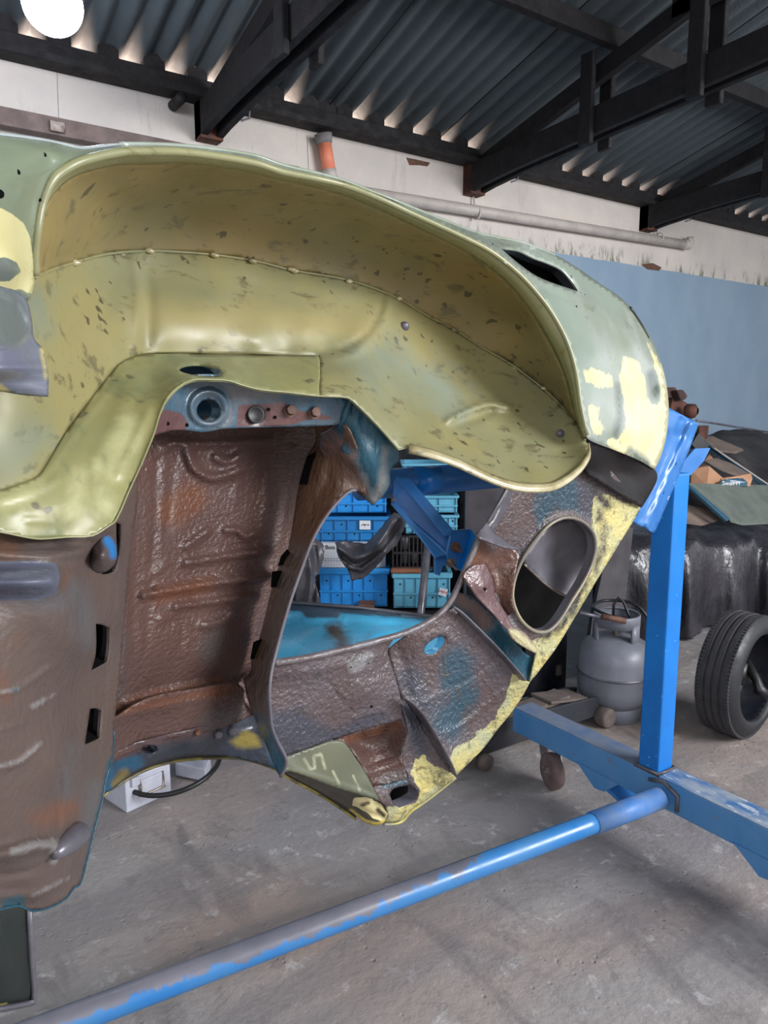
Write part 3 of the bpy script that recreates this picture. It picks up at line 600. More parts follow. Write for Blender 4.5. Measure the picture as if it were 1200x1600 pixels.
# side panel left of the arch
lp = [(-60, 200, .93), (0, 210, .97), (60, 218, 1.01), (100, 226, 1.04), (130, 232, 1.06), (160, 229, 1.09), (187, 226, 1.12)]
relief('side_panel', lp+[crest[7], crest[6], crest[5], crest[4], crest[3], crest[2], crest[1], crest[0], (50, 458, 1.0), (42, 472, .985), (20, 462, .96), (-60, 450, .9)],
       [(0, 240, .935), (60, 240, .975), (90, 245, .995), (0, 300, .91), (40, 300, .955), (80, 250, .99), (-30, 330, .88), (20, 360, .93), (30, 420, .94), (-20, 420, .91)], M['green'], CAR, g=6,
       ridges=[([(-60, 213), (0, 221), (60, 232), (98, 243), (80, 262), (55, 273), (-60, 272)], 6, .003), ([(-60, 282), (0, 281), (30, 287), (38, 295), (25, 315)], 5, .003)],
       masks=[('mk1', [('p', [(-60, 318), (0, 323), (20, 332), (38, 350), (47, 372), (50, 400), (54, 440), (50, 462), (30, 452), (18, 455), (-60, 462)])], 5), ('mk2', [('p', [(-60, 405), (8, 402), (28, 410), (34, 425), (15, 440), (-60, 438)]), ('s', [(30, 458), (45, 470)], 6)], 9)])
bm = bmesh.new(); sweep(bm, P3l([(x, y, z+.002) for x, y, z in lp], 4), .0026, 8); obj('panel_edge', bm, paint('edge_glint_pale', (196, 204, 208), (180, 190, 190), rough=.2, metal=.3), CAR, True)  # pale colour paints the lamp's glint along the top edge
for x, y, r in ((69, 241, .0028), (27, 268, .0034), (-1, 301, .005), (62, 311, .0024)):
    p = along('side_panel', [(x, y)], dy=-.001)[0]; bm = bmesh.new(); lathe(bm, [(1e-4, 0), (r, 0), (r, -.003)], p, (.1, -1, .5), 10); obj('screw_hole', bm, M['black_void'], CAR, True)
# sill end, bare violet grey
relief('sill_end', [(-60, 440, .88), (20, 452, .93), (42, 470, .95), (50, 500, .95), (54, 530, .95), (68, 545, .95), (72, 560, .95), (76, 590, .94), (75, 620, .94), (40, 618, .93), (0, 612, .92), (-60, 606, .9)], [(0, 500, .89), (30, 560, .9), (0, 580, .88), (50, 600, .92)],
       M['sill'], CAR, g=5, ridges=[([(-45, 495), (-5, 452), (32, 475), (46, 505), (30, 532), (-5, 543), (-45, 500)], 3.5, .006), ([(-60, 578), (20, 575), (72, 572)], 8, .012), ([(-60, 595), (20, 596), (75, 598)], 5, -.006)],
       masks=[('mk2', [('p', [(-60, 440), (20, 452), (40, 475), (48, 520), (30, 540), (-60, 545)])], 14), ('mk1', [('s', [(0, 605), (8, 612)], 6), ('s', [(66, 545), (72, 590)], 3)], 6)])
relief('flange_backing', [(262, 560, 1.52), (380, 560, 1.55), (400, 650, 1.5), (290, 652, 1.46), (268, 620, 1.46)], [], paint('deep_blue_inner', (8, 50, 78), (10, 40, 60), rough=.5), CAR, g=16)  # added sheet: interior blue, darkened for the shade inside the holes
# ---- teal flange with the holes
relief('drilled_flange', [(236, 682, 1.2), (246, 640, 1.22), (262, 612, 1.25), (280, 596, 1.27), (300, 586, 1.28), (358, 587, 1.29), (408, 600, 1.3), (500, 610, 1.31), (545, 614, 1.32), (556, 640, 1.33), (540, 658, 1.34), (523, 664, 1.34), (440, 667, 1.33), (350, 670, 1.31), (317, 675, 1.3), (290, 672, 1.285), (267, 673, 1.26)],
       [(330, 630, 1.295), (450, 640, 1.32)], M['teal'], CAR, g=4, holes=[[(326+18*math.cos(a), 641+17*math.sin(a)) for a in [i*math.pi/8 for i in range(16)]]],
       ridges=[([(326+27*math.cos(a), 638+26*math.sin(a)) for a in [i*math.pi/8 for i in range(17)]], 5, .008), ([(326+35*math.cos(a), 636+33*math.sin(a)) for a in [i*math.pi/8 for i in range(17)]], 3, -.004)],
       bumps=[(399, 648, 15, 14, -.012)], collar=.03, collar_mat=M['teal_dark'],
       masks=[('mk1', [('p', [(240, 650), (262, 640), (285, 645), (295, 662), (290, 676), (236, 690)]), ('p', [(372, 632), (440, 628), (462, 640), (500, 648), (520, 652), (524, 632), (520, 655), (480, 656), (455, 664), (370, 668)])], 5), ('mk3', [('p', [(345, 595), (440, 612), (440, 630), (370, 630), (362, 660), (350, 668), (360, 630)])], 14), ('mk2', [('s', [(399, 648)], 15)], 5)])
p = along('drilled_flange', [(399, 648)])[0]; bm = bmesh.new(); lathe(bm, [(1e-4, .003), (.013, .003), (.0155, .005), (.017, .003), (.017, -.003)], p, (-.1, -1, .1), 24); obj('rubber_plug', bm, M['black'], CAR, True)
for x, y in ((452, 641), (490, 644)):
    p = along('drilled_flange', [(x, y)])[0]; bm = bmesh.new(); ax = Vector((-.1, -1, .1)).normalized()
    lathe(bm, [(1e-4, .014), (.0095, .014), (.0105, .012), (.0105, 0)], p, ax, 6); lathe(bm, [(.014, .001), (.014, .004), (.0, .004)], p, ax, 20); obj('bolt', bm, M['rust'], CAR)
for x, y in ((262, 662), (292, 664), (430, 652), (420, 640), (306, 655)):
    p = along('drilled_flange', [(x, y)], dy=-.002)[0]; bm = bmesh.new(); lathe(bm, [(1e-4, 0), (.0035, 0), (.003, -.003)], p, (0, -1, 0), 10); obj('pin_hole', bm, M['black_void'], CAR)
# ---- curved teal bracket
relief('frame_bracket', [(540, 616, 1.325), (554, 624, 1.32), (573, 643, 1.32), (592, 664, 1.32), (610, 686, 1.33), (623, 700, 1.33), (624, 720, 1.34), (611, 733, 1.345), (609, 757, 1.36), (600, 773, 1.37), (583, 790, 1.39), (567, 777, 1.4), (556, 766, 1.41), (536, 770, 1.43), (520, 740, 1.45), (500, 705, 1.46), (500, 680, 1.42), (523, 664, 1.36)],
       [(560, 680, 1.33), (545, 720, 1.36), (590, 720, 1.33), (585, 760, 1.36), (530, 690, 1.38)], M['teal_dark'], CAR, g=4,
       ridges=[([(528, 700), (550, 722), (566, 750), (580, 783)], 6, .006), ([(556, 640), (585, 690), (604, 740)], 12, -.004), ([(548, 624), (535, 655), (528, 668)], 5, .01)],
       masks=[('mk1', [('p', [(500, 672), (525, 690), (545, 705), (560, 735), (575, 775), (560, 780), (530, 775), (495, 710)]), ('s', [(505, 662), (548, 712)], 8)], 14), ('mk2', [('s', [(600, 700), (598, 755), (585, 780)], 5), ('s', [(565, 745), (575, 775)], 6)], 12)])
# ---- recessed brown panel
relief('luggage_floor', [(225, 690, 1.40), (250, 662, 1.44), (330, 655, 1.5), (430, 650, 1.57), (500, 655, 1.6), (497, 700, 1.61), (487, 757, 1.61), (470, 830, 1.6), (450, 894, 1.58), (440, 930, 1.58), (420, 998, 1.57), (405, 1050, 1.56), (370, 1074, 1.54), (318, 1076, 1.5), (232, 1094, 1.42), (168, 1130, 1.36), (168, 1090, 1.34), (180, 950, 1.33), (190, 850, 1.34), (196, 790, 1.35), (212, 730, 1.38)],
       [(300, 800, 1.46), (300, 950, 1.45), (400, 800, 1.55), (240, 850, 1.39), (230, 1000, 1.38), (330, 1030, 1.48)], M['brown'], CAR, g=5,
       ridges=[([(290, 880), (350, 870), (418, 860)], 5, .022), ([(224, 930), (320, 914), (425, 899)], 5.5, .026), ([(243, 918), (320, 905), (414, 890)], 3, .01), ([(274, 948), (340, 939), (400, 930)], 5, .02), ([(318, 977), (345, 971), (364, 957)], 6, .016),
               ([(292, 704), (304, 733), (329, 746), (354, 742), (375, 733)], 7, .024), ([(352, 829), (371, 829), (383, 840), (396, 833)], 5, .02), ([(290, 854), (325, 829)], 5, .016), ([(271, 692), (337, 694), (425, 687)], 5, .016), ([(228, 905), (258, 882)], 5, .007),
               ([(205, 700), (200, 850), (190, 1060)], 7, .012), ([(245, 720), (240, 850), (222, 1060)], 6, -.006), ([(270, 730), (262, 830)], 6, -.005), ([(262, 975), (278, 968), (286, 985), (282, 1010)], 4, -.006), ([(420, 740), (415, 800), (400, 880)], 7, .006), ([(220, 985), (228, 1060)], 6, .005),
               ([(338, 715), (355, 722), (375, 712)], 7, .02), ([(460, 700), (450, 760), (436, 850)], 4, .006), ([(372, 700), (368, 780)], 7, .005), ([(196, 1098), (240, 1085), (300, 1072), (350, 1064)], 5, .018)],
       bumps=[(254, 968, 8, 8, .01), (258, 700, 9, 7, .01)],
       masks=[('mk1', [('s', [(180, 1110), (250, 1090), (350, 1072)], 10), ('s', [(250, 930), (320, 915)], 12), ('s', [(270, 800), (300, 780)], 26)], 18), ('mk2', [('s', [(180, 1000), (178, 1080)], 20), ('s', [(340, 990), (330, 1020)], 20)], 22), ('mk3', [('s', [(200, 793), (214, 789)], 2.5)], 3)])
# lower lip of the recess
relief('recess_lip', [(160, 1136, 1.3), (232, 1092, 1.35), (318, 1074, 1.43), (368, 1064, 1.48), (400, 1100, 1.5), (398, 1116, 1.5), (340, 1140, 1.46), (260, 1156, 1.42), (200, 1178, 1.37), (170, 1196, 1.34), (160, 1180, 1.33)], [(300, 1100, 1.42), (250, 1120, 1.4), (220, 1130, 1.38)], M['brown'], CAR, g=5,
       ridges=[([(170, 1126), (205, 1116), (260, 1103), (359, 1084)], 4, .006)], masks=[('mk1', [('s', [(190, 1110), (260, 1095), (350, 1078)], 6)], 10), ('mk2', [('s', [(370, 1110), (330, 1130)], 18)], 20)])
# corner gusset
relief('corner_gusset', [(360, 1074, 1.5), (391, 1046, 1.53), (400, 1080, 1.5), (410, 1118, 1.48), (396, 1112, 1.48)], [], M['brown'], CAR, g=4, smooth_out=False)
# ---- curved frame rail along the opening
rail_r = [(540, 664, 1.33), (553, 690, 1.33), (566, 730, 1.35), (572, 775, 1.37), (556, 766, 1.38), (546, 768, 1.38), (527, 785, 1.38), (506, 812, 1.38), (488, 845, 1.38), (473, 884, 1.38), (455, 935, 1.37), (440, 986, 1.36), (431, 1020, 1.35), (424, 1050, 1.34), (421, 1080, 1.33), (422, 1108, 1.33), (425, 1136, 1.33), (434, 1160, 1.33), (446, 1182, 1.33), (447, 1196, 1.34), (438, 1214, 1.35), (429, 1199, 1.37), (410, 1150, 1.42), (395, 1115, 1.46), (386, 1090, 1.48), (380, 1060, 1.5)]
rail_l = [(392, 1048, 1.51), (393, 1028, 1.52), (405, 998, 1.52), (425, 917, 1.53), (433, 893, 1.53), (439, 869, 1.53), (450, 857, 1.53), (467, 757, 1.54), (480, 712, 1.54), (493, 690, 1.54), (490, 660, 1.5)]
relief('frame_rail', rail_r+rail_l, [(500, 720, 1.47), (520, 700, 1.42), (515, 760, 1.42), (480, 800, 1.47), (465, 860, 1.46), (440, 920, 1.46), (420, 1000, 1.45), (405, 1060, 1.44)], M['brown_rail'], CAR, g=5,
       ridges=[([(500, 690), (530, 700), (550, 715)], 6, .012), ([(520, 730), (500, 780), (480, 830)], 9, -.008)],
       masks=[('mk1', [('p', [(415, 1120), (430, 1140), (448, 1190), (436, 1220), (395, 1110)]), ('s', [(540, 700), (556, 728)], 6)], 12), ('mk2', [('s', [(470, 860), (440, 950), (415, 1060), (420, 1130)], 9)], 24)])
bm = bmesh.new(); sweep(bm, P3l([(x, y, z-.002) for x, y, z in rail_r[4:21]], 3), .0038, 8); obj('rail_edge', bm, M['grey_in'], CAR, True)
for nm, pl in (('slot', [(480, 713), (492, 706), (486, 730), (482, 756), (467, 757)]), ('slot', [(439, 869), (448, 858), (453, 864), (446, 880), (434, 884)]), ('slot', [(425, 893), (440, 891), (438, 916), (423, 917)]), ('slot', [(396, 1003), (408, 998), (403, 1028), (391, 1029)])):
    f = FIELDS['frame_rail']; bm = bmesh.new(); prism(bm, [PY(x, y, 1.505) for x, y in pl], (0, -.004, 0)); obj('panel_slot', bm, M['black_void'], CAR)
# ---- lower opening edge with oval hole and yellow arch lip of the other fender
relief('lower_flange', [(170, 1186, 1.35), (196, 1170, 1.36), (215, 1160, 1.38), (300, 1140, 1.43), (392, 1110, 1.5), (410, 1125, 1.5), (428, 1160, 1.49), (437, 1204, 1.47), (400, 1192, 1.5), (340, 1180, 1.5), (275, 1184, 1.5), (230, 1198, 1.48), (200, 1215, 1.46), (172, 1236, 1.44), (160, 1240, 1.42)], [(300, 1160, 1.45), (230, 1175, 1.41)],
       paint('dark_blue_black_flange', (52, 56, 66), (38, 46, 58), sc=9, rough=.35, rvar=.1, spec=.6, bump=.3, bump2=.4, masks=[('mk1', (20, 82, 112), .9, 14), ('mk2', (120, 106, 50), 1.2, 16), ('mk3', (78, 60, 60), .9, 10)]), CAR, g=4,
       holes=[[(221, 1172), (226, 1166), (236, 1164), (245, 1167), (246, 1173), (238, 1179), (226, 1178)]], bumps=[(233, 1168, 16, 13, .012)],
       ridges=[([(185, 1196), (230, 1182), (300, 1164), (395, 1140)], 3, .005)],
       masks=[('mk1', [('s', [(190, 1193), (215, 1190)], 11), ('s', [(425, 1150), (436, 1200)], 9), ('s', [(172, 1200), (168, 1230)], 8)], 10), ('mk2', [('p', [(355, 1160), (385, 1140), (402, 1150), (408, 1165), (370, 1168)]), ('s', [(175, 1225), (196, 1207)], 5)], 8), ('mk3', [('s', [(190, 1175), (260, 1155), (330, 1140)], 9)], 12)], collar=.03)
arch2 = [(162, 1240, 1.5), (172, 1230, 1.5), (200, 1213, 1.51), (232, 1197, 1.53), (275, 1185, 1.55), (337, 1180, 1.58), (375, 1181, 1.6), (405, 1188, 1.62), (437, 1201, 1.63), (449, 1210, 1.64), (495, 1235, 1.65), (530, 1257, 1.64), (556, 1276, 1.62)]
o = ribbon('far_arch_lip', arch2, [(x, y+6, z-.01) for x, y, z in arch2], paint('chipped_yellow_lip', (176, 160, 84), (120, 112, 60), sc=12, st=(1, 1, 1), smudge=(70, 66, 56), sm_t=.5, sm_sc=6, rough=.4), CAR, n=2)
bm = bmesh.new(); sweep(bm, P3l([(x, y-1, z-.006) for x, y, z in arch2], 3), .004, 8); obj('gap_shade_line', bm, M['black'], o, True)  # black line painting the shade of the gap above the lip
for x, y, r in ((363, 1149, .012), (341, 1155, .010), (308, 1152, .007)):
    p = along('lower_flange', [(x, y-8)], dy=-.002)[0]; bm = bmesh.new(); lathe(bm, [(1e-4, .01), (r*.7, .01), (r, .006), (r, 0)], p, (-.1, -1, .1), 8); obj('bolt', bm, M['rust' if x == 308 else 'bare'], CAR)
# ---- floor pan at the lower left
pan = [(-40, 836, .99), (0, 826, 1.0), (60, 832, 1.02), (105, 830, 1.04), (150, 826, 1.07), (176, 812, 1.1), (184, 800, 1.13), (200, 770, 1.2), (214, 740, 1.26), (214, 790, 1.28), (206, 850, 1.28), (197, 950, 1.27), (187, 1060, 1.26), (178, 1140, 1.25), (176, 1185, 1.25), (166, 1215, 1.24), (160, 1250, 1.22), (150, 1288, 1.2), (142, 1320, 1.18), (134, 1352, 1.16), (124, 1383, 1.13), (116, 1387, 1.12), (103, 1404, 1.1), (75, 1419, 1.07), (50, 1423, 1.05), (30, 1415, 1.03), (0, 1421, 1.0), (-40, 1428, .97)]
relief('floor_pan', pan, [(0, 1000, .93), (60, 1000, .96), (110, 1000, 1.0), (135, 1000, 1.05), (150, 950, 1.12), (165, 1000, 1.2), (150, 1050, 1.17), (120, 900, 1.02), (40, 900, .96), (0, 1200, .92), (60, 1200, .97), (95, 1200, 1.01), (110, 1250, 1.09), (130, 1200, 1.12), (120, 1300, 1.11), (40, 1300, .97), (60, 1380, 1.02), (160, 880, 1.16), (185, 900, 1.25), (160, 1130, 1.2)],
       M['brown_pan'], CAR, g=5,
       holes=[[(150, 975), (160, 976), (171, 981), (167, 1032), (156, 1040), (143, 1047), (150, 1020)], [(141, 1108), (150, 1107), (158, 1110), (155, 1153), (145, 1158), (133, 1163), (138, 1130)], [(182, 817), (189, 819), (187, 855), (180, 889), (170, 896), (158, 897), (176, 880), (183, 860), (182, 840)]],
       ridges=[([(0, 1200), (30, 1192), (62, 1163)], 4, .007), ([(0, 1084), (30, 1075), (62, 1055), (80, 1042)], 4, .007), ([(50, 1104), (85, 1085), (115, 1060)], 3, .004), ([(0, 1140), (40, 1128)], 4, .005),
               ([(-40, 862), (60, 868), (130, 862)], 10, .022), ([(-40, 907), (40, 908), (76, 906)], 20, .045), ([(-40, 850), (40, 856), (140, 848)], 5, -.008), ([(-40, 1345), (20, 1332), (60, 1322), (92, 1325)], 12, .03), ([(-40, 1372), (40, 1362), (80, 1345), (95, 1325)], 5, -.01), ([(-40, 1400), (50, 1398), (90, 1382), (110, 1355), (125, 1310)], 7, .01), ([(93, 1200), (92, 1290)], 5, -.012), ([(193, 830), (185, 950), (170, 1090), (160, 1180)], 4, .008), ([(176, 830), (170, 960), (160, 1100)], 4, .004)],
       masks=[('mk1', [('s', [(0, 1060), (8, 1090)], 8), ('s', [(5, 850), (15, 856)], 10), ('s', [(60, 1280), (110, 1262)], 14)], 26), ('mk2', [('s', [(120, 930), (140, 1000)], 18), ('s', [(110, 1170), (105, 1240)], 10), ('s', [(150, 1230), (140, 1290)], 14), ('s', [(0, 930), (90, 940)], 16)], 24),
              ('mk3', [('s', [(0, 1197), (30, 1190), (62, 1163)], 2.5), ('s', [(20, 1330), (60, 1318), (85, 1316), (84, 1345)], 6), ('s', [(50, 1400), (75, 1388), (105, 1372)], 1.5), ('s', [(5, 1080), (25, 1076)], 3), ('s', [(50, 1104), (85, 1085)], 2.5)], 6),
              ('mk5', [('p', [(-40, 878), (60, 876), (88, 880), (94, 900), (88, 928), (60, 937), (-40, 940)])], 7), ('mk4', [('s', [(172, 1190), (164, 1240), (146, 1310), (132, 1370)], 5), ('s', [(10, 1412), (30, 1408)], 8), ('s', [(25, 1078)], 4)], 9)], collar=.03, collar_mat=M['black_void'])
relief('pan_slot_shade', [(110, 790, 1.4), (225, 790, 1.42), (205, 1000, 1.42), (190, 1190, 1.4), (110, 1190, 1.36), (105, 1000, 1.36)], [], M['black_void'], CAR, g=20)  # black sheet added behind the pan slots, shade put into its colour
# tubes and pressings on the pan
relief('tube_end', [(137, 871, 1.1), (141, 858, 1.1), (152, 847, 1.1), (162, 838, 1.11), (172, 836, 1.13), (180, 846, 1.17), (183, 862, 1.18), (182, 876, 1.18), (173, 889, 1.17), (158, 895, 1.14), (144, 892, 1.11)], [(155, 870, 1.05), (165, 860, 1.06), (172, 872, 1.09), (160, 883, 1.08)], paint('brown_blue_tube_end', (88, 78, 78), (80, 72, 74), sc=9, rough=.35, spec=.6, bump=.2, masks=[('mk1', (24, 120, 186), .6, 20)]), CAR, g=3,
       masks=[('mk1', [('s', [(168, 846), (178, 858), (178, 866)], 7)], 8)])
bm = bmesh.new(); sweep(bm, [PY(86, 1334, 1.02), PY(96, 1324, 1.045), PY(108, 1314, 1.07), PY(122, 1303, 1.1), PY(126, 1300, 1.11)], [.008, .014, .018, .018, .013], 16); obj('drain_tube', bm, M['bare'], CAR, True)
bm = bmesh.new(); sweep(bm, P3l([(x, y, z) for x, y, z in pan[13:]], 3), .0016, 6); obj('pan_edge', bm, M['teal_dark'], CAR, True)
# ---- nose underside, left pressed panel
top_rim = [(428, 1035, 1.44), (440, 1034, 1.45), (480, 1028, 1.47), (515, 1020, 1.48), (540, 1014, 1.49), (580, 1004, 1.5), (620, 993, 1.51), (640, 986, 1.51), (665, 974, 1.51), (689, 957, 1.51), (704, 939, 1.51), (716, 916, 1.51), (727, 890, 1.51), (740, 860, 1.51), (752, 832, 1.51), (768, 815, 1.51), (780, 790, 1.52), (796, 756, 1.52)]
relief('nose_panel', [(424, 1052, 1.46)]+top_rim[:7]+[(606, 1016, 1.53), (612, 1040, 1.53), (620, 1065, 1.53), (628, 1100, 1.53), (637, 1140, 1.53), (626, 1124, 1.54), (575, 1139, 1.54), (520, 1155, 1.53), (480, 1170, 1.51), (447, 1181, 1.5), (432, 1160, 1.48), (423, 1110, 1.47)],
       [(500, 1060, 1.49), (500, 1110, 1.5), (580, 1080, 1.51)], M['nose'], CAR, g=4, ridges=[([(430, 1055), (500, 1045), (605, 1022)], 8, .006), ([(515, 1068), (530, 1090), (552, 1113)], 2.5, -.004), ([(548, 1060), (600, 1052)], 2.5, -.003), ([(550, 1124), (575, 1115), (600, 1110)], 3, .004)],
       masks=[('mk3', [('p', [(424, 1110), (470, 1110), (520, 1140), (600, 1110), (612, 1128), (520, 1158), (447, 1184), (430, 1160)])], 16), ('mk4', [('s', [(555, 1040), (575, 1028)], 9)], 10), ('mk2', [('s', [(440, 1140), (470, 1150)], 14)], 20)])
for x, y in ((548, 1042), (575, 1036), (581, 1104)):
    p = along('nose_panel', [(x, y)], dy=-.003)[0]; bm = bmesh.new(); lathe(bm, [(1e-4, 0), (.0035, 0), (.003, -.003)], p, (0, -1, 0), 8); obj('pin_hole', bm, M['black_void'], CAR)
bm = bmesh.new(); sweep(bm, P3l([(x, y, z-.004) for x, y, z in top_rim], 4), .0085, 10); obj('opening_rim', bm, paint('worn_grey_rim', (112, 108, 112), (92, 78, 78), sc=16, rough=.35, spec=.6, bump=.3), CAR, True)
# recessed box
relief('recess_box', [(520, 1155, 1.56), (575, 1139, 1.57), (626, 1124, 1.56), (637, 1142, 1.54), (632, 1160, 1.54), (626, 1175, 1.55), (632, 1200, 1.55), (637, 1217, 1.54), (610, 1225, 1.55), (582, 1229, 1.55), (570, 1205, 1.55), (555, 1180, 1.55), (541, 1162, 1.55)], [(600, 1150, 1.6), (560, 1160, 1.6), (590, 1170, 1.6), (600, 1190, 1.57), (600, 1210, 1.56), (615, 1135, 1.58)],
       M['brown'], CAR, g=4, ridges=[([(566, 1197), (626, 1176)], 3, -.008), ([(572, 1209), (630, 1190)], 4, .006)], masks=[('mk1', [('s', [(540, 1155), (620, 1132)], 6)], 10), ('mk2', [('s', [(600, 1218), (632, 1210)], 9)], 9)])
# triangular primer panel
relief('triangle_panel', [(447, 1183, 1.5), (485, 1169, 1.51), (527, 1156, 1.53), (541, 1163, 1.53), (556, 1185, 1.53), (570, 1205, 1.53), (582, 1228, 1.52), (594, 1252, 1.52), (560, 1242, 1.52), (520, 1229, 1.51), (480, 1214, 1.5), (455, 1206, 1.49), (444, 1206, 1.48)], [(500, 1190, 1.51)],
       M['oldyellow'], CAR, g=4, masks=[('mk1', [('s', [(475, 1185), (485, 1202), (492, 1200), (490, 1182), (502, 1178), (508, 1202)], 1.6), ('s', [(520, 1205), (530, 1225)], 1.6), ('s', [(552, 1212), (562, 1235)], 1.4)], 3)], ridges=[([(450, 1200), (520, 1222), (590, 1248)], 3, .004)])
# lower rolled edge with chipped yellow paint
relief('lower_edge', [(444, 1206, 1.5), (480, 1212, 1.52), (520, 1227, 1.53), (560, 1241, 1.54), (592, 1250, 1.54), (604, 1262, 1.54), (606, 1275, 1.54), (600, 1285, 1.55), (588, 1290, 1.56), (570, 1285, 1.58), (548, 1268, 1.61), (520, 1250, 1.63), (490, 1232, 1.63), (455, 1213, 1.6)], [(560, 1262, 1.56), (500, 1226, 1.56)],
       paint('dark_edge_with_yellow_paint', (58, 54, 46), (70, 66, 52), sc=12, rough=.4, masks=[('mk1', (196, 182, 130), .9, 30, (1, 1, 1), (206, 196, 150)), ('mk2', (62, 56, 44), .8, 30), ('mk3', (196, 176, 84), .7, 22)]), CAR, g=4,
       ridges=[([(460, 1208), (520, 1236), (570, 1268), (600, 1278)], 4, -.008)],
       masks=[('mk1', [('p', [(553, 1246), (575, 1246), (596, 1256), (606, 1272), (600, 1284), (585, 1280), (572, 1268), (550, 1258)])], 4), ('mk2', [('s', [(565, 1258), (575, 1255)], 3), ('s', [(590, 1265), (600, 1274)], 3)], 4), ('mk3', [('s', [(548, 1268), (570, 1284), (590, 1289), (604, 1284)], 4)], 4)])
# centre section with rectangular hole
relief('valance', [(606, 1016, 1.535), (612, 1040, 1.535), (620, 1065, 1.535), (628, 1092, 1.55), (645, 1112, 1.55), (658, 1132, 1.54), (672, 1156, 1.53), (690, 1184, 1.52), (706, 1207, 1.52), (712, 1215, 1.53), (690, 1232, 1.55), (664, 1252, 1.56), (642, 1267, 1.57), (627, 1284, 1.58), (600, 1287, 1.57), (605, 1275, 1.545), (604, 1262, 1.535), (593, 1251, 1.53), (582, 1229, 1.54), (610, 1224, 1.545), (637, 1215, 1.545), (631, 1200, 1.55), (626, 1175, 1.55), (632, 1160, 1.54), (637, 1141, 1.53), (628, 1100, 1.53), (620, 1075, 1.53)],
       [(660, 1200, 1.54), (650, 1160, 1.545)], M['nose'], CAR, g=4, holes=[[(609, 1241), (616, 1232), (640, 1227), (651, 1239), (650, 1249), (638, 1256), (624, 1262), (616, 1256)]], collar=.03, collar_mat=M['grey_in'],
       ridges=[([(607, 1232), (645, 1221), (658, 1242), (650, 1256), (622, 1268), (606, 1242)], 3, .004), ([(640, 1208), (650, 1228), (672, 1240)], 4, .005)],
       masks=[('mk1', [('p', [(650, 1185), (668, 1190), (700, 1206), (714, 1216), (668, 1254), (640, 1270), (626, 1288), (598, 1290), (600, 1262), (650, 1256), (656, 1232), (642, 1208)]), ('s', [(655, 1195), (662, 1185)], 6)], 7), ('mk3', [('s', [(636, 1110), (660, 1170)], 12), ('s', [(640, 1262), (700, 1225)], 4)], 14), ('mk2', [('s', [(600, 1226), (635, 1218)], 5)], 8), ('mk5', [('s', [(600, 1285), (620, 1284)], 2)], 4)])
bm = bmesh.new(); sweep(bm, P3l([(600, 1288, 1.57), (627, 1284, 1.58), (642, 1268, 1.57), (664, 1253, 1.56), (690, 1233, 1.55), (712, 1215, 1.53)], 4), .004, 8); obj('valance_edge', bm, paint('grey_yellow_edge', (126, 130, 120), (190, 178, 100), sc=14, rough=.4), CAR, True)
relief('valance_hole_shade', [(590, 1215, 1.66), (660, 1215, 1.66), (662, 1245, 1.66), (625, 1264, 1.63), (600, 1260, 1.63)], [], M['black_void'], CAR, g=14)  # black sheet added to darken the rectangular hole
# folded seam between the two nose sections
relief('folded_flange', [(628, 1090, 1.5), (640, 1096, 1.49), (655, 1110, 1.49), (668, 1128, 1.49), (690, 1165, 1.49), (706, 1196, 1.49), (712, 1213, 1.49), (704, 1206, 1.52), (688, 1180, 1.53), (670, 1152, 1.54), (650, 1120, 1.54), (640, 1106, 1.53)], [], paint('purple_grey_flange', (84, 78, 86), (64, 58, 64), sc=9, rough=.38), CAR, g=3)
# right section
relief('nose_side', [(603, 1003, 1.55), (605, 1016, 1.55), (640, 990, 1.52), (666, 977, 1.52), (690, 960, 1.52), (709, 950, 1.52), (730, 969, 1.52), (755, 994, 1.52), (786, 1027, 1.52), (817, 1061, 1.52), (828, 1066, 1.53), (815, 1090, 1.55), (797, 1116, 1.56), (775, 1143, 1.57), (755, 1170, 1.57), (732, 1193, 1.56), (711, 1214, 1.55), (706, 1200, 1.53), (690, 1167, 1.53), (668, 1130, 1.53), (655, 1112, 1.53), (640, 1098, 1.53), (628, 1090, 1.54), (618, 1058, 1.54)],
       [(700, 1060, 1.54), (760, 1060, 1.54), (720, 1130, 1.56), (660, 1050, 1.54)], M['nose'], CAR, g=4,
       holes=[[(663, 1019), (665, 1010), (673, 1002), (684, 996), (693, 995), (694, 1003), (689, 1012), (680, 1020), (670, 1023)]], collar=.02, collar_mat=M['inner_blue'],
       ridges=[([(706, 1073), (740, 1056), (785, 1018)], 3, -.005), ([(696, 1146), (730, 1128), (780, 1084), (800, 1075)], 4, .006), ([(663, 1097), (700, 1080)], 3, .004), ([(650, 1025), (668, 994), (697, 988), (706, 1002)], 4, .005), ([(625, 1020), (635, 1060), (640, 1090)], 8, -.006)],
       masks=[('mk1', [('p', [(800, 1052), (817, 1060), (832, 1064), (815, 1095), (797, 1120), (755, 1174), (711, 1218), (702, 1190), (708, 1172), (740, 1150), (770, 1125), (792, 1090)])], 9), ('mk2', [('s', [(715, 1040), (720, 1090), (700, 1130)], 24)], 24), ('mk3', [('s', [(640, 1060), (660, 1100)], 14)], 20)])
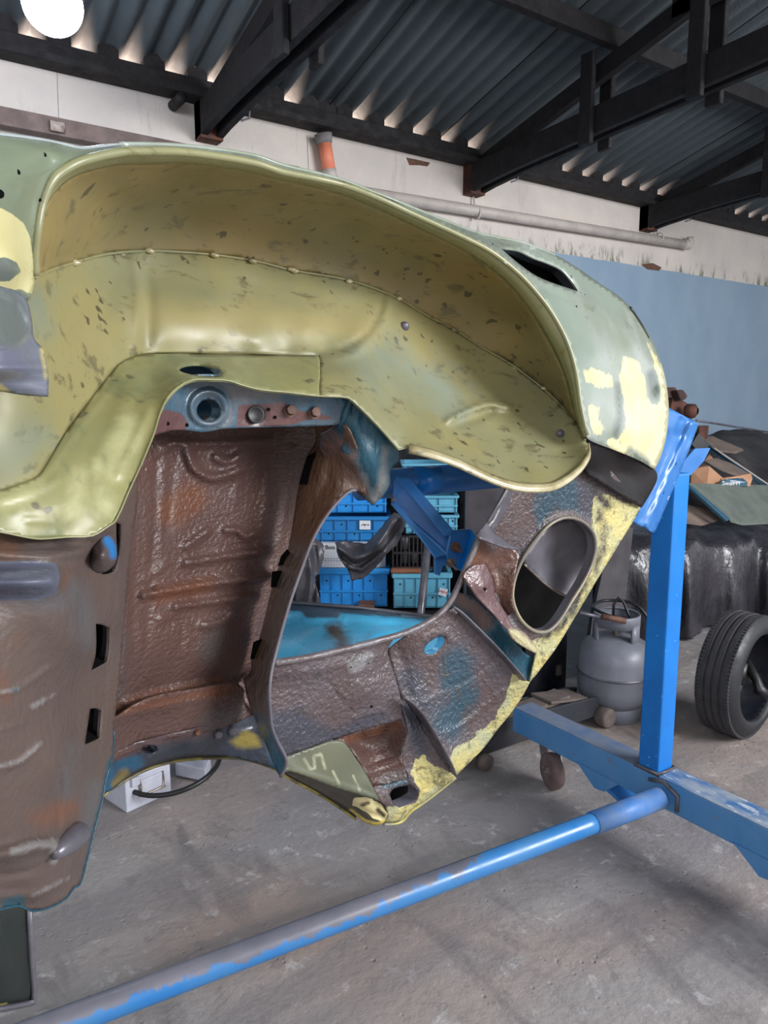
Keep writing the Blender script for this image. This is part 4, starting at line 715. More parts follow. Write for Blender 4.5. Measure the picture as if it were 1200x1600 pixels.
# teal valley and long flange beside it
relief('valley_strip', [(700, 946, 1.54), (712, 925, 1.53), (728, 930, 1.53), (745, 938, 1.53), (772, 962, 1.53), (790, 985, 1.53), (805, 1003, 1.53), (822, 1022, 1.54), (840, 1030, 1.55), (836, 1050, 1.55), (826, 1064, 1.54), (808, 1054, 1.55), (786, 1030, 1.56), (755, 997, 1.56), (730, 972, 1.56)], [(770, 1000, 1.57)], M['teal_dark'], CAR, g=4,
       masks=[('mk1', [('s', [(710, 930), (740, 950), (760, 975)], 10)], 14)])
relief('long_flange', [(707, 948, 1.5), (722, 958, 1.49), (745, 980, 1.49), (775, 1010, 1.49), (800, 1038, 1.49), (822, 1064, 1.49), (812, 1062, 1.52), (790, 1040, 1.53), (755, 1003, 1.53), (727, 973, 1.53)], [], M['grey_in'], CAR, g=3)
# end section with the oval light opening
oval = [(886, 810), (910, 817), (925, 834), (929, 857), (923, 882), (910, 910), (892, 939), (874, 968), (857, 984), (838, 985), (820, 973), (808, 954), (802, 930), (807, 900), (820, 870), (840, 841), (862, 819)]
relief('end_section', [(796, 756, 1.53), (830, 745, 1.53), (870, 735, 1.53), (905, 715, 1.53), (922, 700, 1.54), (950, 730, 1.57), (985, 770, 1.62), (1003, 786, 1.64), (998, 800, 1.64), (985, 822, 1.62), (960, 862, 1.6), (930, 911, 1.58), (900, 962, 1.56), (870, 1011, 1.55), (845, 1045, 1.54), (828, 1066, 1.53), (838, 1020, 1.53), (820, 1012, 1.53), (800, 990, 1.53), (790, 965, 1.55), (770, 930, 1.56), (745, 900, 1.56), (722, 905, 1.53), (740, 862, 1.525), (752, 833, 1.525), (768, 816, 1.525), (780, 791, 1.525)],
       [(830, 800, 1.55), (870, 780, 1.55), (770, 880, 1.57), (940, 800, 1.6), (780, 900, 1.58)], M['nose'], CAR, g=4, holes=[oval], collar=.022, collar_mat=M['grey_in'],
       ridges=[([p for p in [(x+(x-866)*.05, y+(y-898)*.05) for x, y in oval+oval[:1]]], 5, .012)],
       masks=[('mk1', [('p', [(925, 775), (950, 772), (975, 785), (1006, 788), (985, 825), (960, 865), (930, 914), (900, 965), (870, 1014), (845, 1048), (826, 1070), (815, 1040), (812, 1005), (838, 1000), (860, 990), (880, 968), (905, 930), (925, 890), (932, 850), (925, 825)])], 7),
              ('mk2', [('p', [(838, 772), (870, 760), (900, 745), (915, 770), (905, 800), (870, 800), (840, 830), (832, 800)])], 12), ('mk3', [('p', [(905, 745), (935, 760), (930, 800), (918, 815), (900, 800)])], 12), ('mk5', [('s', [(936, 800), (945, 850), (930, 890)], 4), ('s', [(905, 935), (880, 975), (850, 995)], 5), ('s', [(920, 905), (890, 955)], 5), ('s', [(930, 768), (950, 790)], 7)], 12)])
# yellow patch border ring and inner tube
bm = bmesh.new(); R = [PY(p[0]+(p[0]-866)*.025, p[1]+(p[1]-898)*.02, float(FIELDS['end_section']([p[0]], [p[1]])[0])-.016) for p in cr(oval, 3, True)]
sweep(bm, R, .006, 8, True); obj('oval_ring', bm, paint('ring_grey', (112, 104, 102), (140, 132, 108), sc=7, rough=.35), CAR, True)
relief('tunnel_flap', [(818, 876, 1.63), (838, 846, 1.64), (862, 822, 1.65), (890, 812, 1.66), (915, 824, 1.67), (928, 850, 1.67), (920, 886, 1.66), (904, 918, 1.65), (893, 933, 1.64), (872, 925, 1.65), (850, 910, 1.66), (832, 893, 1.66), (821, 884, 1.65)], [(870, 870, 1.71)], M['grey_in'], CAR, g=5, ridges=[([(862, 886), (890, 870), (910, 852)], 2, .003)])
bm = bmesh.new(); sweep(bm, P3l([(819, 882, 1.64), (832, 894, 1.65), (850, 911, 1.65), (872, 926, 1.64), (892, 933, 1.63)], 3), .0035, 8); obj('flap_edge', bm, M['zinc'], CAR, True)
# black sheet painting in the deep shade inside the light tunnel
relief('tunnel_shade', [(795, 860, 1.9), (880, 800, 1.9), (940, 830, 1.9), (930, 900, 1.9), (880, 990, 1.9), (830, 1000, 1.9), (795, 960, 1.9)], [], M['black_void'], CAR, g=14, masks=())
# brown bay and triangular gusset, reinforcing brace
relief('brown_bay', [(752, 836, 1.515), (770, 842, 1.55), (800, 856, 1.55), (812, 868, 1.54), (804, 900, 1.53), (800, 930, 1.53), (803, 955, 1.52), (795, 962, 1.55), (775, 935, 1.57), (760, 915, 1.57), (742, 900, 1.55), (722, 905, 1.52), (738, 868, 1.51)], [(775, 890, 1.57)], paint('orange_brown_undercoat', (112, 70, 48), (90, 62, 54), sc=8, rough=.35, bump=.5, bsc=60, spec=.6), CAR, g=4, ridges=[([(762, 880), (772, 905), (775, 925)], 3, .008)])
relief('triangle_gusset', [(742, 836, 1.47), (762, 815, 1.5), (770, 830, 1.5), (790, 845, 1.51), (811, 859, 1.52), (790, 856, 1.48), (765, 847, 1.46), (748, 840, 1.455)], [], M['grey_in'], CAR, g=3, smooth_out=False)
relief('brace', [(722, 898, 1.48), (739, 884, 1.48), (757, 880, 1.49), (766, 896, 1.5), (772, 914, 1.51), (775, 933, 1.51), (784, 948, 1.51), (793, 962, 1.51), (803, 980, 1.5), (820, 988, 1.5), (841, 1016, 1.51), (836, 1021, 1.5), (815, 1009, 1.49), (799, 996, 1.49), (787, 978, 1.49), (772, 960, 1.48), (758, 946, 1.48), (745, 935, 1.48), (732, 915, 1.475)], [(757, 918, 1.47)],
       paint('purple_brown_brace', (104, 78, 78), (92, 72, 76), sc=6, rough=.32, spec=.7, bump=.5, bump2=.3, masks=[('mk1', (178, 170, 130), .8, 22)]), CAR, g=3, holes=[[(755, 920), (758, 918), (761, 921), (758, 925)]], collar=.01, masks=[('mk1', [('s', [(802, 990), (838, 1018)], 7)], 8)], ridges=[([(785, 975), (805, 992), (838, 1018)], 3, .008), ([(726, 902), (746, 932), (772, 958), (788, 978)], 2.5, .006)])
# side wall of the bay
relief('bay_wall', [(796, 756, 1.51), (803, 757, 1.52), (795, 790, 1.52), (782, 815, 1.515), (770, 832, 1.505), (762, 815, 1.5), (774, 795, 1.5)], [], M['grey_in'], CAR, g=3)
# dark bumper recess
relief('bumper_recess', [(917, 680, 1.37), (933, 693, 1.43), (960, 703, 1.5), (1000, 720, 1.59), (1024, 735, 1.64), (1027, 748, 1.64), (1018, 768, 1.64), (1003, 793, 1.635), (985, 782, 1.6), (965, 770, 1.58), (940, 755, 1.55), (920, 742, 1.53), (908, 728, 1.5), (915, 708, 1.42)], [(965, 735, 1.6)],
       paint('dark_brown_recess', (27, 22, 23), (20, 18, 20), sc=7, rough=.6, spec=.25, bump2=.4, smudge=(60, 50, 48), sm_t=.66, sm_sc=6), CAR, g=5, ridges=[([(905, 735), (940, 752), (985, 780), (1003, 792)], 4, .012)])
# ---- blue inner panel of the other fender seen through the opening
relief('far_fender', [(400, 935, 2.15), (452, 942, 2.12), (500, 945, 2.1), (560, 950, 2.08), (620, 957, 2.07), (690, 966, 2.05), (720, 990, 1.95), (680, 1010, 1.85), (600, 1040, 1.75), (520, 1060, 1.72), (440, 1070, 1.72), (400, 1075, 1.72)],
       [(450, 975, 2.07), (450, 1000, 1.95), (540, 980, 2.03), (540, 1000, 1.93), (620, 985, 1.98)], M['inner_blue'], CAR, g=5,
       ridges=[([(470, 966), (478, 972), (528, 972), (533, 963)], 4, -.012), ([(425, 958), (468, 958), (476, 971), (530, 972), (537, 962), (690, 976)], 3, .01), ([(575, 1005), (585, 990), (605, 987), (660, 985)], 4, .012), ([(445, 1012), (500, 985), (520, 980)], 10, .01)],
       masks=[('mk1', [('p', [(400, 930), (452, 940), (560, 948), (690, 964), (700, 972), (535, 958), (528, 966), (478, 966), (470, 955), (400, 952)])], 4), ('mk2', [('s', [(520, 985), (535, 1000)], 12)], 16)])
bm = bmesh.new(); sweep(bm, [PY(x, y, z) for x, y, z in [(400, 935, 2.14), (452, 941, 2.11), (560, 949, 2.07), (690, 965, 2.04)]], .006, 8); obj('far_fender_edge', bm, M['bare'], CAR, True)
# hidden dark sheet added behind the panels to keep the slots dark
relief('hidden_dark_sheet', [(230, 640, 1.95), (500, 640, 1.8), (560, 700, 1.8), (470, 800, 1.8), (420, 960, 1.9), (400, 1100, 1.9), (160, 1150, 1.9), (120, 900, 1.75), (180, 780, 1.8)], [], M['dark_in'], CAR, g=20, masks=())
# dark rear panel hanging below the floor pan
relief('rear_panel', [(-40, 1412, 1.5), (0, 1414, 1.52), (46, 1416, 1.55), (46, 1440, 1.55), (50, 1500, 1.55), (54, 1548, 1.55), (52, 1566, 1.55), (20, 1572, 1.53), (-40, 1584, 1.5)], [(10, 1500, 1.5)], paint('dark_green_black_panel', (38, 44, 42), (28, 32, 32), sc=4, st=(3, 1, .6), rough=.35, spec=.5, bump2=.5, masks=[('mk1', (150, 140, 80), .8, 20)]), CAR, g=6,
       masks=[('mk1', [('s', [(-40, 1584), (10, 1576)], 8)], 4)])
bm = bmesh.new(); sweep(bm, P3l([(-40, 1583, 1.49), (20, 1573, 1.52), (52, 1566, 1.54), (54, 1548, 1.545), (50, 1500, 1.545), (46, 1420, 1.545)], 3), .006, 8); obj('rear_panel_edge', bm, M['bare'], CAR, True)
CS[0] = 1.0  # end of the car's scaling toward the camera
# ================================================================ blue rotisserie stand
ST = empty('rotisserie_stand', (1.93, 1.32, 0), 'bright blue welded steel rotisserie stand with a square post and castors, holding the car body', 'car stand')
pw = .074; _c = PZ(1028, 1211, .25); PX0, PY0 = _c.x, _c.y      # post corner nearest the camera
bm = bmesh.new(); bx(bm, (PX0+pw/2, PY0+pw/2, (.25+1.19)/2), (pw, pw, .94)); obj('upright_post', bm, M['blue'], ST, bevel=.006)
bw = .092; zb0, zb1 = .155, .25; bxc = PX0+pw/2
bm = bmesh.new(); bx(bm, (bxc, (.55+1.93)/2, (zb0+zb1)/2), (bw, 1.93-.55, zb1-zb0)); base = obj('base_beam', bm, M['blue_worn'], ST, bevel=.005)
bm = bmesh.new(); bx(bm, (bxc, (PY0-.01+.56)/2, zb1+.001), (bw*.97, PY0-.01-.56, .003)); obj('scraped_top', bm, M['blue_top'], ST)
bm = bmesh.new(); bx(bm, (bxc, (PY0+pw+1.92)/2, zb1+.001), (bw*.95, 1.92-PY0-pw, .003)); obj('dusty_top', bm, paint('dusty_top', (112, 122, 138), (84, 106, 142), sc=9, rough=.7), ST)
bm = bmesh.new(); sweep(bm, [(PX0-.004, PY0-.004, .252), (PX0-.004, PY0+pw+.004, .252), (PX0+pw+.004, PY0+pw+.004, .252), (PX0+pw+.004, PY0-.004, .252)], .008, 8, True); obj('weld_bead', bm, M['bare'], ST, True)
# triangular brackets under the beam
for Y in (1.5, .93):
    bm = bmesh.new(); x = bxc-bw/2-.004; prism(bm, [Vector((x, Y+.11, zb0+.01)), Vector((x, Y-.07, zb0+.01)), Vector((x, Y-.01, zb0-.045)), Vector((x, Y+.03, zb0-.05))], (.008, 0, 0)); obj('bracket_plate', bm, M['blue_worn'], ST)
    bm = bmesh.new(); bx(bm, (bxc, Y-.02, zb0-.035), (bw, .12, .012), Matrix.Rotation(.3, 3, 'X')); obj('angle_iron', bm, M['blue_deep'], ST)
# floor tube
ta = PZ(1012, 1254, .2); tb = PZ(60, 1612, .17); td = (tb-ta).normalized()
def tubepaint():
    bm = bmesh.new(); n = 60; rr = .029
    pts = [ta+(tb-ta)*(i/n) for i in range(n+1)]; sweep(bm, [ta-td*-.2]+pts[9:]+[tb+td*.5], rr, 28)
    me = bpy.data.meshes.new('floor_tube'); bmesh.ops.recalc_face_normals(bm, faces=bm.faces[:]); bm.to_mesh(me); bm.free()
    at = me.attributes.new('mk1', 'FLOAT', 'POINT'); v = []
    for vv in me.vertices:
        p = vv.co; t = (p-ta).dot(td); ax = ta+td*t; r = (p-ax).normalized(); f = .5+.42*(r.z*.8+r.y*.35)
        f *= min(1, max(0, (t-.15)/.8)); v.append(f)
    at.data.foreach_set('value', v); return link('floor_tube', me, M['blue_tube'], ST, True)
tubepaint()
bm = bmesh.new(); cyl(bm, ta-td*.05, ta+td*.22, .0325, 28); obj('tube_sleeve', bm, paint('dusty_sleeve', (66, 118, 182), (108, 130, 166), sc=10, rough=.5), ST, True)
bm = bmesh.new(); sweep(bm, [(bxc-bw/2-.003, ta.y+.05, .23), (bxc-bw/2-.004, ta.y-.0, .245), (bxc-bw/2-.003, ta.y-.05, .22), (bxc-bw/2-.003, ta.y-.05, .17)], .007, 8); obj('weld_bead', bm, M['bare'], ST, True)
# castors
def castor(x, y, wx, wy):
    R_ = .066; bm = bmesh.new()
    bx(bm, (x, y, .15), (.1, .09, .01)); obj('castor_plate', bm, paint('pink_grey_plate', (128, 96, 92), (110, 90, 90), rough=.6), ST, bevel=.002)
    w = Vector((wx, wy, R_)); ax = Vector((.95, -.3, 0)).normalized(); bm = bmesh.new()
    lathe(bm, [(.02, -.019), (.035, -.019), (.048, -.021), (R_-.004, -.017), (R_, -.008), (R_, .008), (R_-.004, .017), (.048, .021), (.035, .019), (.02, .019), (.02, -.019)], w, ax, 32); obj('castor_wheel', bm, M['castor'], ST, True)
    bm = bmesh.new(); cyl(bm, w-ax*.026, w+ax*.026, .018, 16); cyl(bm, w-ax*.034, w+ax*.034, .007, 10); obj('hub', bm, M['dust'], ST, True)
    bm = bmesh.new(); t = ax.cross(Vector((0, 0, 1))); c = Vector((x, y, .145))
    for s in (-1, 1):
        q = w+ax*(.028*s); cc = c+ax*(.03*s); prism(bm, [q+Vector((0, 0, -.016))+t*.016, q+Vector((0, 0, -.016))-t*.016, cc-t*.03, cc+t*.03], ax*.007)
    bx(bm, c-Vector((0, 0, .006)), (.08, .08, .01)); obj('castor_fork', bm, paint('grey_fork', (120, 112, 112), (100, 92, 92), rough=.5), ST)
pw_ = PZ(862, 1231, 0); pp_ = PZ(852, 1152, .15); castor(pp_.x+.02, pp_.y, pw_.x, pw_.y)
castor(bxc-.02, .62, bxc-.04, .6)
# spindle tube, end plate and arms bolted to the shell
s0 = PY(560, 759, 1.375); s1 = Vector((PX0+.03, 1.37, s0.z+.005))
bm = bmesh.new(); cyl(bm, s0, s1, .0335, 32); obj('spindle_tube', bm, M['blue_deep'], ST, True)
bm = bmesh.new(); cyl(bm, s0+(s1-s0)*.13, s0+(s1-s0)*.2, .0345, 32); obj('tube_ring', bm, M['blue'], ST, True)
# head plate (folded channel) between post and nose
relief('head_plate', [(1020, 620, 1.28), (1045, 637, 1.275), (1092, 662, 1.30), (1078, 700, 1.30), (1052, 765, 1.30), (1023, 833, 1.30), (1006, 825, 1.27), (985, 813, 1.25), (975, 800, 1.24), (1000, 740, 1.235), (1015, 690, 1.24)], [(1060, 680, 1.30), (1050, 670, 1.27), (1030, 740, 1.265), (1010, 800, 1.262)], M['blue_deep'], ST, g=4, thick=.006, smooth_out=False,
       ridges=[([(1079, 662), (1050, 730), (1010, 822)], 3, .014), ([(1064, 655), (1037, 715), (1000, 812)], 4, -.01)])
for x, y in ((1055, 724), (1036, 769)):
    p = along('head_plate', [(x, y)], dy=-.004)[0]; bm = bmesh.new(); lathe(bm, [(1e-4, 0), (.006, 0), (.006, -.004)], p, (0, -1, 0), 14); obj('bolt_hole', bm, M['black_void'], ST)
bm = bmesh.new(); prism(bm, [PY(1086, 701, 1.36), PY(1110, 700, 1.36), PY(1100, 720, 1.36), PY(1080, 742, 1.36), PY(1052, 745, 1.36), PY(1062, 728, 1.36)], (.0, .006, 0)); obj('gusset', bm, M['blue_deep'], ST)
bm = bmesh.new(); prism(bm, [PY(1081, 694, 1.37), PY(1092, 676, 1.37), PY(1102, 690, 1.37), PY(1108, 701, 1.37), PY(1088, 702, 1.37)], (.0, .02, 0)); obj('dark_block', bm, M['black'], ST)
# channel arm
def slab(name, pts, off, mat, bev=.002):
    bm = bmesh.new(); prism(bm, [PY(*p) for p in pts], off); return obj(name, bm, mat, ST, bevel=bev)
slab('arm_web', [(616, 750, 1.31), (640, 750, 1.3), (700, 836, 1.25), (716, 836, 1.24), (707, 868, 1.24), (650, 825, 1.28), (612, 786, 1.32)], (.004, .008, 0), M['blue_deep'])
slab('arm_flange', [(618, 746, 1.28), (640, 747, 1.27), (709, 828, 1.2), (704, 838, 1.2), (695, 837, 1.2)], (0, .006, .0), M['blue_deep'])
slab('arm_flange', [(612, 788, 1.27), (617, 783, 1.27), (650, 819, 1.24), (698, 862, 1.2), (698, 868, 1.2), (680, 872, 1.2), (660, 845, 1.22)], (0, .006, .0), M['blue_deep'])
slab('end_plate', [(706, 829, 1.215), (736, 827, 1.215), (740, 845, 1.215), (724, 894, 1.215), (707, 885, 1.215), (698, 868, 1.215), (702, 850, 1.215)], (0, .008, 0), M['blue_deep'])
slab('end_plate_flange', [(736, 827, 1.21), (746, 840, 1.18), (724, 895, 1.18), (716, 888, 1.21)], (.002, .006, 0), M['blue'])
slab('arm_tip', [(680, 872, 1.23), (698, 864, 1.23), (704, 884, 1.23), (692, 884, 1.23), (688, 900, 1.23), (680, 897, 1.23)], (0, .006, 0), M['blue_deep'])
for a, b, r in (((711, 854), (719, 861), .004), ((704, 879), (713, 889), .0035), ((608, 773), (616, 781), .0035)):
    A = PY(a[0], a[1], 1.205 if a[0] > 650 else 1.3); B = PY(b[0], b[1], 1.165 if a[0] > 650 else 1.26); bm = bmesh.new()
    cyl(bm, A, B, r, 12); 
    if a[0] > 650: lathe(bm, [(1e-4, .004), (.0105, .004), (.0105, 0), (1e-4, 0)], A, B-A, 20); lathe(bm, [(.0075, .004), (.0075, .01), (1e-4, .01)], A, B-A, 6)
    obj('bolt', bm, M['zinc' if a[0] < 711 else 'rust'], ST, False)

# ================================================================ clutter
def fbox(name, x0, x1, y0, y1, D, T, mat, label=None, cat=None, group=None, parent=None, bev=.004):
    """box whose front spans the given picture rows at distance D, square to the line of sight in plan"""
    R = Matrix((rgt, Vector((-rgt.y, rgt.x, 0)), Vector((0, 0, 1)))).transposed()
    a = PD((x0+x1)/2, y1, D); b = PD((x0+x1)/2, y0, D); w = (x1-x0)/F*D; h = (b.z-a.z)
    bm = bmesh.new(); bx(bm, Vector((a.x, a.y, a.z+h/2))+R @ Vector((0, T/2, 0)), (w, T, h), R)
    o = obj(name, bm, mat, parent, bevel=bev)
    if label: tag(o, label, cat, group)
    return o
RF = Matrix((rgt, Vector((-rgt.y, rgt.x, 0)), Vector((0, 0, 1)))).transposed()
def crate(x0, x1, y0, y1, D, mat, label, T=.3, ribs=7, sticker=None, dy=0, holes=True, group='blue plastic crates stacked behind the opening'):
    xc = (x0+x1)/2; a = PD(xc, y1, D); b = PD(xc, y0, D); w = (x1-x0)/F*D; h = b.z-a.z; org = Vector((a.x, a.y, a.z))
    e = empty('plastic_crate', org, label, 'crate', group)
    L = lambda x, y, z: org+RF @ Vector((x, y, z))
    bm = bmesh.new(); t = .012
    # tapered walls, open top
    for s, c, sz in ((0, (0, t/2, h/2), (w*.96, t, h)), (0, (0, T-t/2, h/2), (w*.96, t, h)), (0, (-w*.48+t/2, T/2, h/2), (t, T, h)), (0, (w*.48-t/2, T/2, h/2), (t, T, h)), (0, (0, T/2, t/2), (w*.95, T, t))):
        bx(bm, L(*c), sz, RF)
    for i in range(ribs): bx(bm, L(-w*.46+w*.92*i/(ribs-1), -.004, h*.5), (.006, .012, h*.94), RF)
    obj('crate_body', bm, mat, e, bevel=.002)
    bm = bmesh.new(); bx(bm, L(0, -.006, h*.93), (w, .02, h*.14), RF); bx(bm, L(0, T, h*.93), (w, .02, h*.14), RF)
    for s in (-1, 1): bx(bm, L(s*w*.495, T/2, h*.93), (.012, T, h*.14), RF)
    obj('crate_rim', bm, mat, e, bevel=.003)
    bm = bmesh.new(); bx(bm, L(0, -.008, h*.42), (w*.97, .01, .01), RF); obj('crate_band', bm, mat, e)
    if holes:
        for i in range(ribs-1):
            for zz in (.3, .68):
                if (i+int(zz*10)) % 2 == 0:
                    bm = bmesh.new(); lathe(bm, [(1e-4, .001), (.0055, .001), (.0055, 0)], L(-w*.46+w*.92*(i+.5)/(ribs-1), -.0005, h*zz), RF @ Vector((0, -1, 0)), 10); obj('vent_hole', bm, M['hole'], e)
    if sticker:
        sx0, sx1, sy0, sy1 = sticker; R2 = RF @ Matrix.Rotation(dy, 3, 'Y'); c = PD((sx0+sx1)/2, (sy0+sy1)/2, D)-RF @ Vector((0, .03, 0)); bm = bmesh.new()
        bx(bm, c, ((sx1-sx0)/F*D, .002, (sy1-sy0)/F*D), R2); s = obj('sticker', bm, M['paper'], e); s['label'] = 'white paper sticker'
        bm = bmesh.new()
        for k in range(5): bx(bm, c+R2 @ Vector(((k-2)*.0095, -.0015, (k % 2)*.003)), (.006, .001, .005+.004*(k % 3)), R2)
        obj('scribble', bm, M['redink' if dy else 'ink'], s)
    return e
crate(500, 606, 766, 801, 4.25, M['crate'], 'bright blue plastic crate at the top of the left stack', ribs=5, T=.28)
crate(478, 610, 806, 846, 4.25, paint('mid_blue_crate', (38, 130, 196), (28, 118, 186), rough=.45), 'mid-blue plastic crate with a small white label, second from top in the left stack', sticker=(562, 579, 812, 826))
crate(498, 608, 886, 948, 4.2, M['crate'], 'bright blue plastic crate at the bottom of the left stack, under the printed sheet', ribs=7)
crate(613, 705, 893, 950, 4.12, M['crate_teal'], 'faded teal plastic crate with a red scribbled label beside the dark pole', ribs=6, sticker=(685, 698, 917, 929), dy=.25)
crate(628, 720, 724, 752, 4.2, M['crate_teal'], 'blue plastic crate at the top of the right stack above the spindle tube', ribs=9, holes=False)
crate(630, 716, 774, 801, 4.2, M['crate_teal'], 'pale blue plastic crate in the right stack just under the spindle tube', ribs=4, holes=False)
crate(632, 716, 804, 834, 4.2, M['crate_teal'], 'blue plastic crate in the right stack with a dark opening, lowest of its stack', ribs=8)
def xcrate():
    x0, x1, y0, y1, D = 614, 684, 837, 889, 4.15; a = PD((x0+x1)/2, y1, D); b = PD((x0+x1)/2, y0, D); w = (x1-x0)/F*D; h = b.z-a.z
    e = empty('slatted_crate', a, 'black slatted plastic crate on the teal crate', 'crate'); L = lambda x, y, z: a+RF @ Vector((x, y, z)); bm = bmesh.new()
    for i in range(12): bx(bm, L(-w/2+w*i/11, 0, h/2), (.008, .01, h), RF); bx(bm, L(-w/2+w*i/11, .25, h/2), (.008, .01, h), RF)
    for z in (.01, h*.5, h): bx(bm, L(0, 0, z), (w, .014, .01), RF); bx(bm, L(0, .25, z), (w, .014, .01), RF)
    bx(bm, L(0, .125, .005), (w, .25, .008), RF); obj('crate_body', bm, M['crate_black'], e)
    for s in (-1, 1): bm = bmesh.new(); bx(bm, L(s*w/2, .125, h/2), (.01, .25, h), RF); obj('side_wall', bm, M['crate_black'], e)
    for i, (x, z) in enumerate(((-.06, .05), (.0, .05), (.07, .13), (-.06, .13))):
        bm = bmesh.new(); cyl(bm, L(x, .1, z-.035), L(x, .1, z+.03), .022, 16); o = obj('dark_bottle', bm, M['gas'], None, True); tag(o, ['grey metal can', 'grey metal can', 'grey metal can', 'grey metal can'][i]+' inside the black slatted crate', 'can', 'cans inside the black slatted crate')
xcrate()
# printed sheet on the box
sh = fbox('printed_carton', 500, 603, 848, 887, 4.22, .25, M['paper'], 'white printed carton between the blue crates, partly under black plastic', 'carton')
def text(name, s, c, size, mat, parent, R, ext=.0006):
    cu = bpy.data.curves.new(name, 'FONT'); cu.body = s; cu.size = size; cu.extrude = ext
    o = bpy.data.objects.new(name, cu); COL.objects.link(o); cu.materials.append(mat)
    M4 = (R @ Matrix.Rotation(math.pi/2, 3, 'X')).to_4x4(); M4.translation = c; o.matrix_world = M4
    dg = bpy.context.evaluated_depsgraph_get(); me = bpy.data.meshes.new_from_object(o.evaluated_get(dg)); me.transform(M4)
    bpy.data.objects.remove(o); q = link(name, me, mat, parent); return q
text('lettering', 'Boo', PD(508, 858, 4.2), .034, M['ink'], sh, RF)
bm = bmesh.new()
for r in range(7):
    y = 863+r*3.3
    for k in range(6): bx(bm, PD(508+k*4.6, y, 4.212), (.012, .001, .0025 if r not in (3, 4) else .006), RF)
obj('small_print', bm, paint('faint_print', (150, 150, 158), rough=.9), sh)
o = relief('plastic_sheet', [(524, 847, 3.35), (542, 845, 3.34), (572, 850, 3.3), (597, 822, 3.25), (615, 800, 3.2), (626, 806, 3.15), (634, 820, 3.1), (628, 832, 3.12), (624, 845, 3.15), (605, 866, 3.2), (584, 889, 3.27), (570, 902, 3.3), (549, 908, 3.32), (542, 889, 3.33), (530, 872, 3.34)], [(560, 870, 3.27), (590, 850, 3.2)], M['plastic'], None, g=3, jit=.5,
       ridges=[([(528, 855), (550, 872), (580, 862), (612, 815)], 4, .04), ([(535, 868), (556, 884), (590, 862), (625, 815)], 4, -.03), ([(545, 885), (565, 890), (600, 862)], 3, .03)])
tag(o, 'crumpled black plastic sheet draped over the printed carton', 'plastic sheet')
o = relief('plastic_sheet', [(462, 835, 3.4), (490, 840, 3.4), (504, 850, 3.36), (506, 866, 3.34), (500, 890, 3.35), (493, 905, 3.34), (497, 925, 3.32), (502, 946, 3.32), (462, 946, 3.4)], [(485, 890, 3.3)], M['plastic'], None, g=3, jit=.5, ridges=[([(478, 850), (486, 900), (482, 945)], 3, .04), ([(492, 855), (494, 890), (488, 940)], 3, -.03)])
tag(o, 'black plastic sheet hanging at the left side of the crates', 'plastic sheet')
o = fbox('wood_offcut', 610, 662, 889, 897, 4.06, .05, M['wood']); tag(o, 'brown wood offcut on the rim of the teal crate', 'wood')
for m in o.modifiers: m.width = .012
tag(fbox('wood_offcut', 560, 585, 945, 951, 4.1, .2, M['wood']), 'pale wood batten under the bottom blue crate', 'wood')
bm = bmesh.new(); a_ = PD(670, 835, 3.7); b_ = PD(652, 1010, 3.6); cyl(bm, a_, a_+(b_-a_)*(a_.z/(a_.z-b_.z)), .019, 20); tag(obj('steel_pole', bm, M['bare'], None, True), 'dark grey steel pole leaning in front of the teal crate', 'pole')
# dark ribbed sheet and steel panel behind the crates
bm = bmesh.new(); n = 40; c0 = PD(430, 1010, 4.74); 
for i in range(n):
    bx(bm, c0+RF @ Vector((.035*i, .008*(i % 2), .6)), (.035, .016, 1.35), RF)
tag(obj('ribbed_sheet', bm, M['cab']), 'dark ribbed metal sheet standing behind the crates', 'metal sheet')
tag(fbox('dark_screen', 722, 812, 690, 1060, 4.4, .05, M['board']), 'dark grey steel sheet standing right of the blue crates', 'panel')
# crates rest on a low pallet table
g = PD(590, 950, 4.2)
e = empty('low_table', (g.x, g.y, 0), 'low dark wooden table carrying the crates', 'table')
bm = bmesh.new(); bx(bm, Vector((g.x, g.y, g.z-.02))+RF @ Vector((0, .2, 0)), (.95, .45, .03), RF); obj('table_top', bm, M['timber'], e)
for sx in (-.42, .42):
    for sy in (.03, .38): bm = bmesh.new(); bx(bm, Vector((g.x, g.y, (g.z-.03)/2))+RF @ Vector((sx, sy, 0)), (.05, .05, g.z-.03), RF); obj('leg', bm, M['timber'], e)
# ---- gas bottle
gp = PZ(957, 1116, 0); gr = .162
GB = empty('gas_cylinder', gp, 'round grey steel gas bottle with handle collar standing on the floor behind the blue post', 'gas bottle')
bm = bmesh.new(); prof = [(.01, .045), (.08, .05), (.13, .07), (.155, .11), (gr, .15), (gr, .205), (gr+.003, .212), (gr, .219), (gr, .27), (.155, .305), (.135, .34), (.1, .362), (.05, .373), (.01, .375)]
lathe(bm, prof, gp, (0, 0, 1), 48); obj('bottle_body', bm, M['gas'], GB, True)
bm = bmesh.new(); lathe(bm, [(.115, 0), (.12, .0), (.122, .09), (.117, .09), (.115, 0)], gp, (0, 0, 1), 40); obj('foot_ring', bm, M['gas'], GB, True)
bm = bmesh.new(); lathe(bm, [(gr+.001, .205), (gr+.0045, .209), (gr+.0045, .213), (gr+.001, .217)], gp, (0, 0, 1), 48); obj('weld_band', bm, M['bare'], GB, True)
bm = bmesh.new(); a0 = math.atan2(-gp.y, -gp.x)
for s in (0, 1):
    lathe(bm, [(.092, .42 if s == 0 else .35), (.1, .42 if s == 0 else .35), (.1, .47), (.096, .476), (.092, .47)], gp, (0, 0, 1), 24, *( (0, 2*math.pi) if s == 0 else (a0-.1+1.2, a0+1.5)))
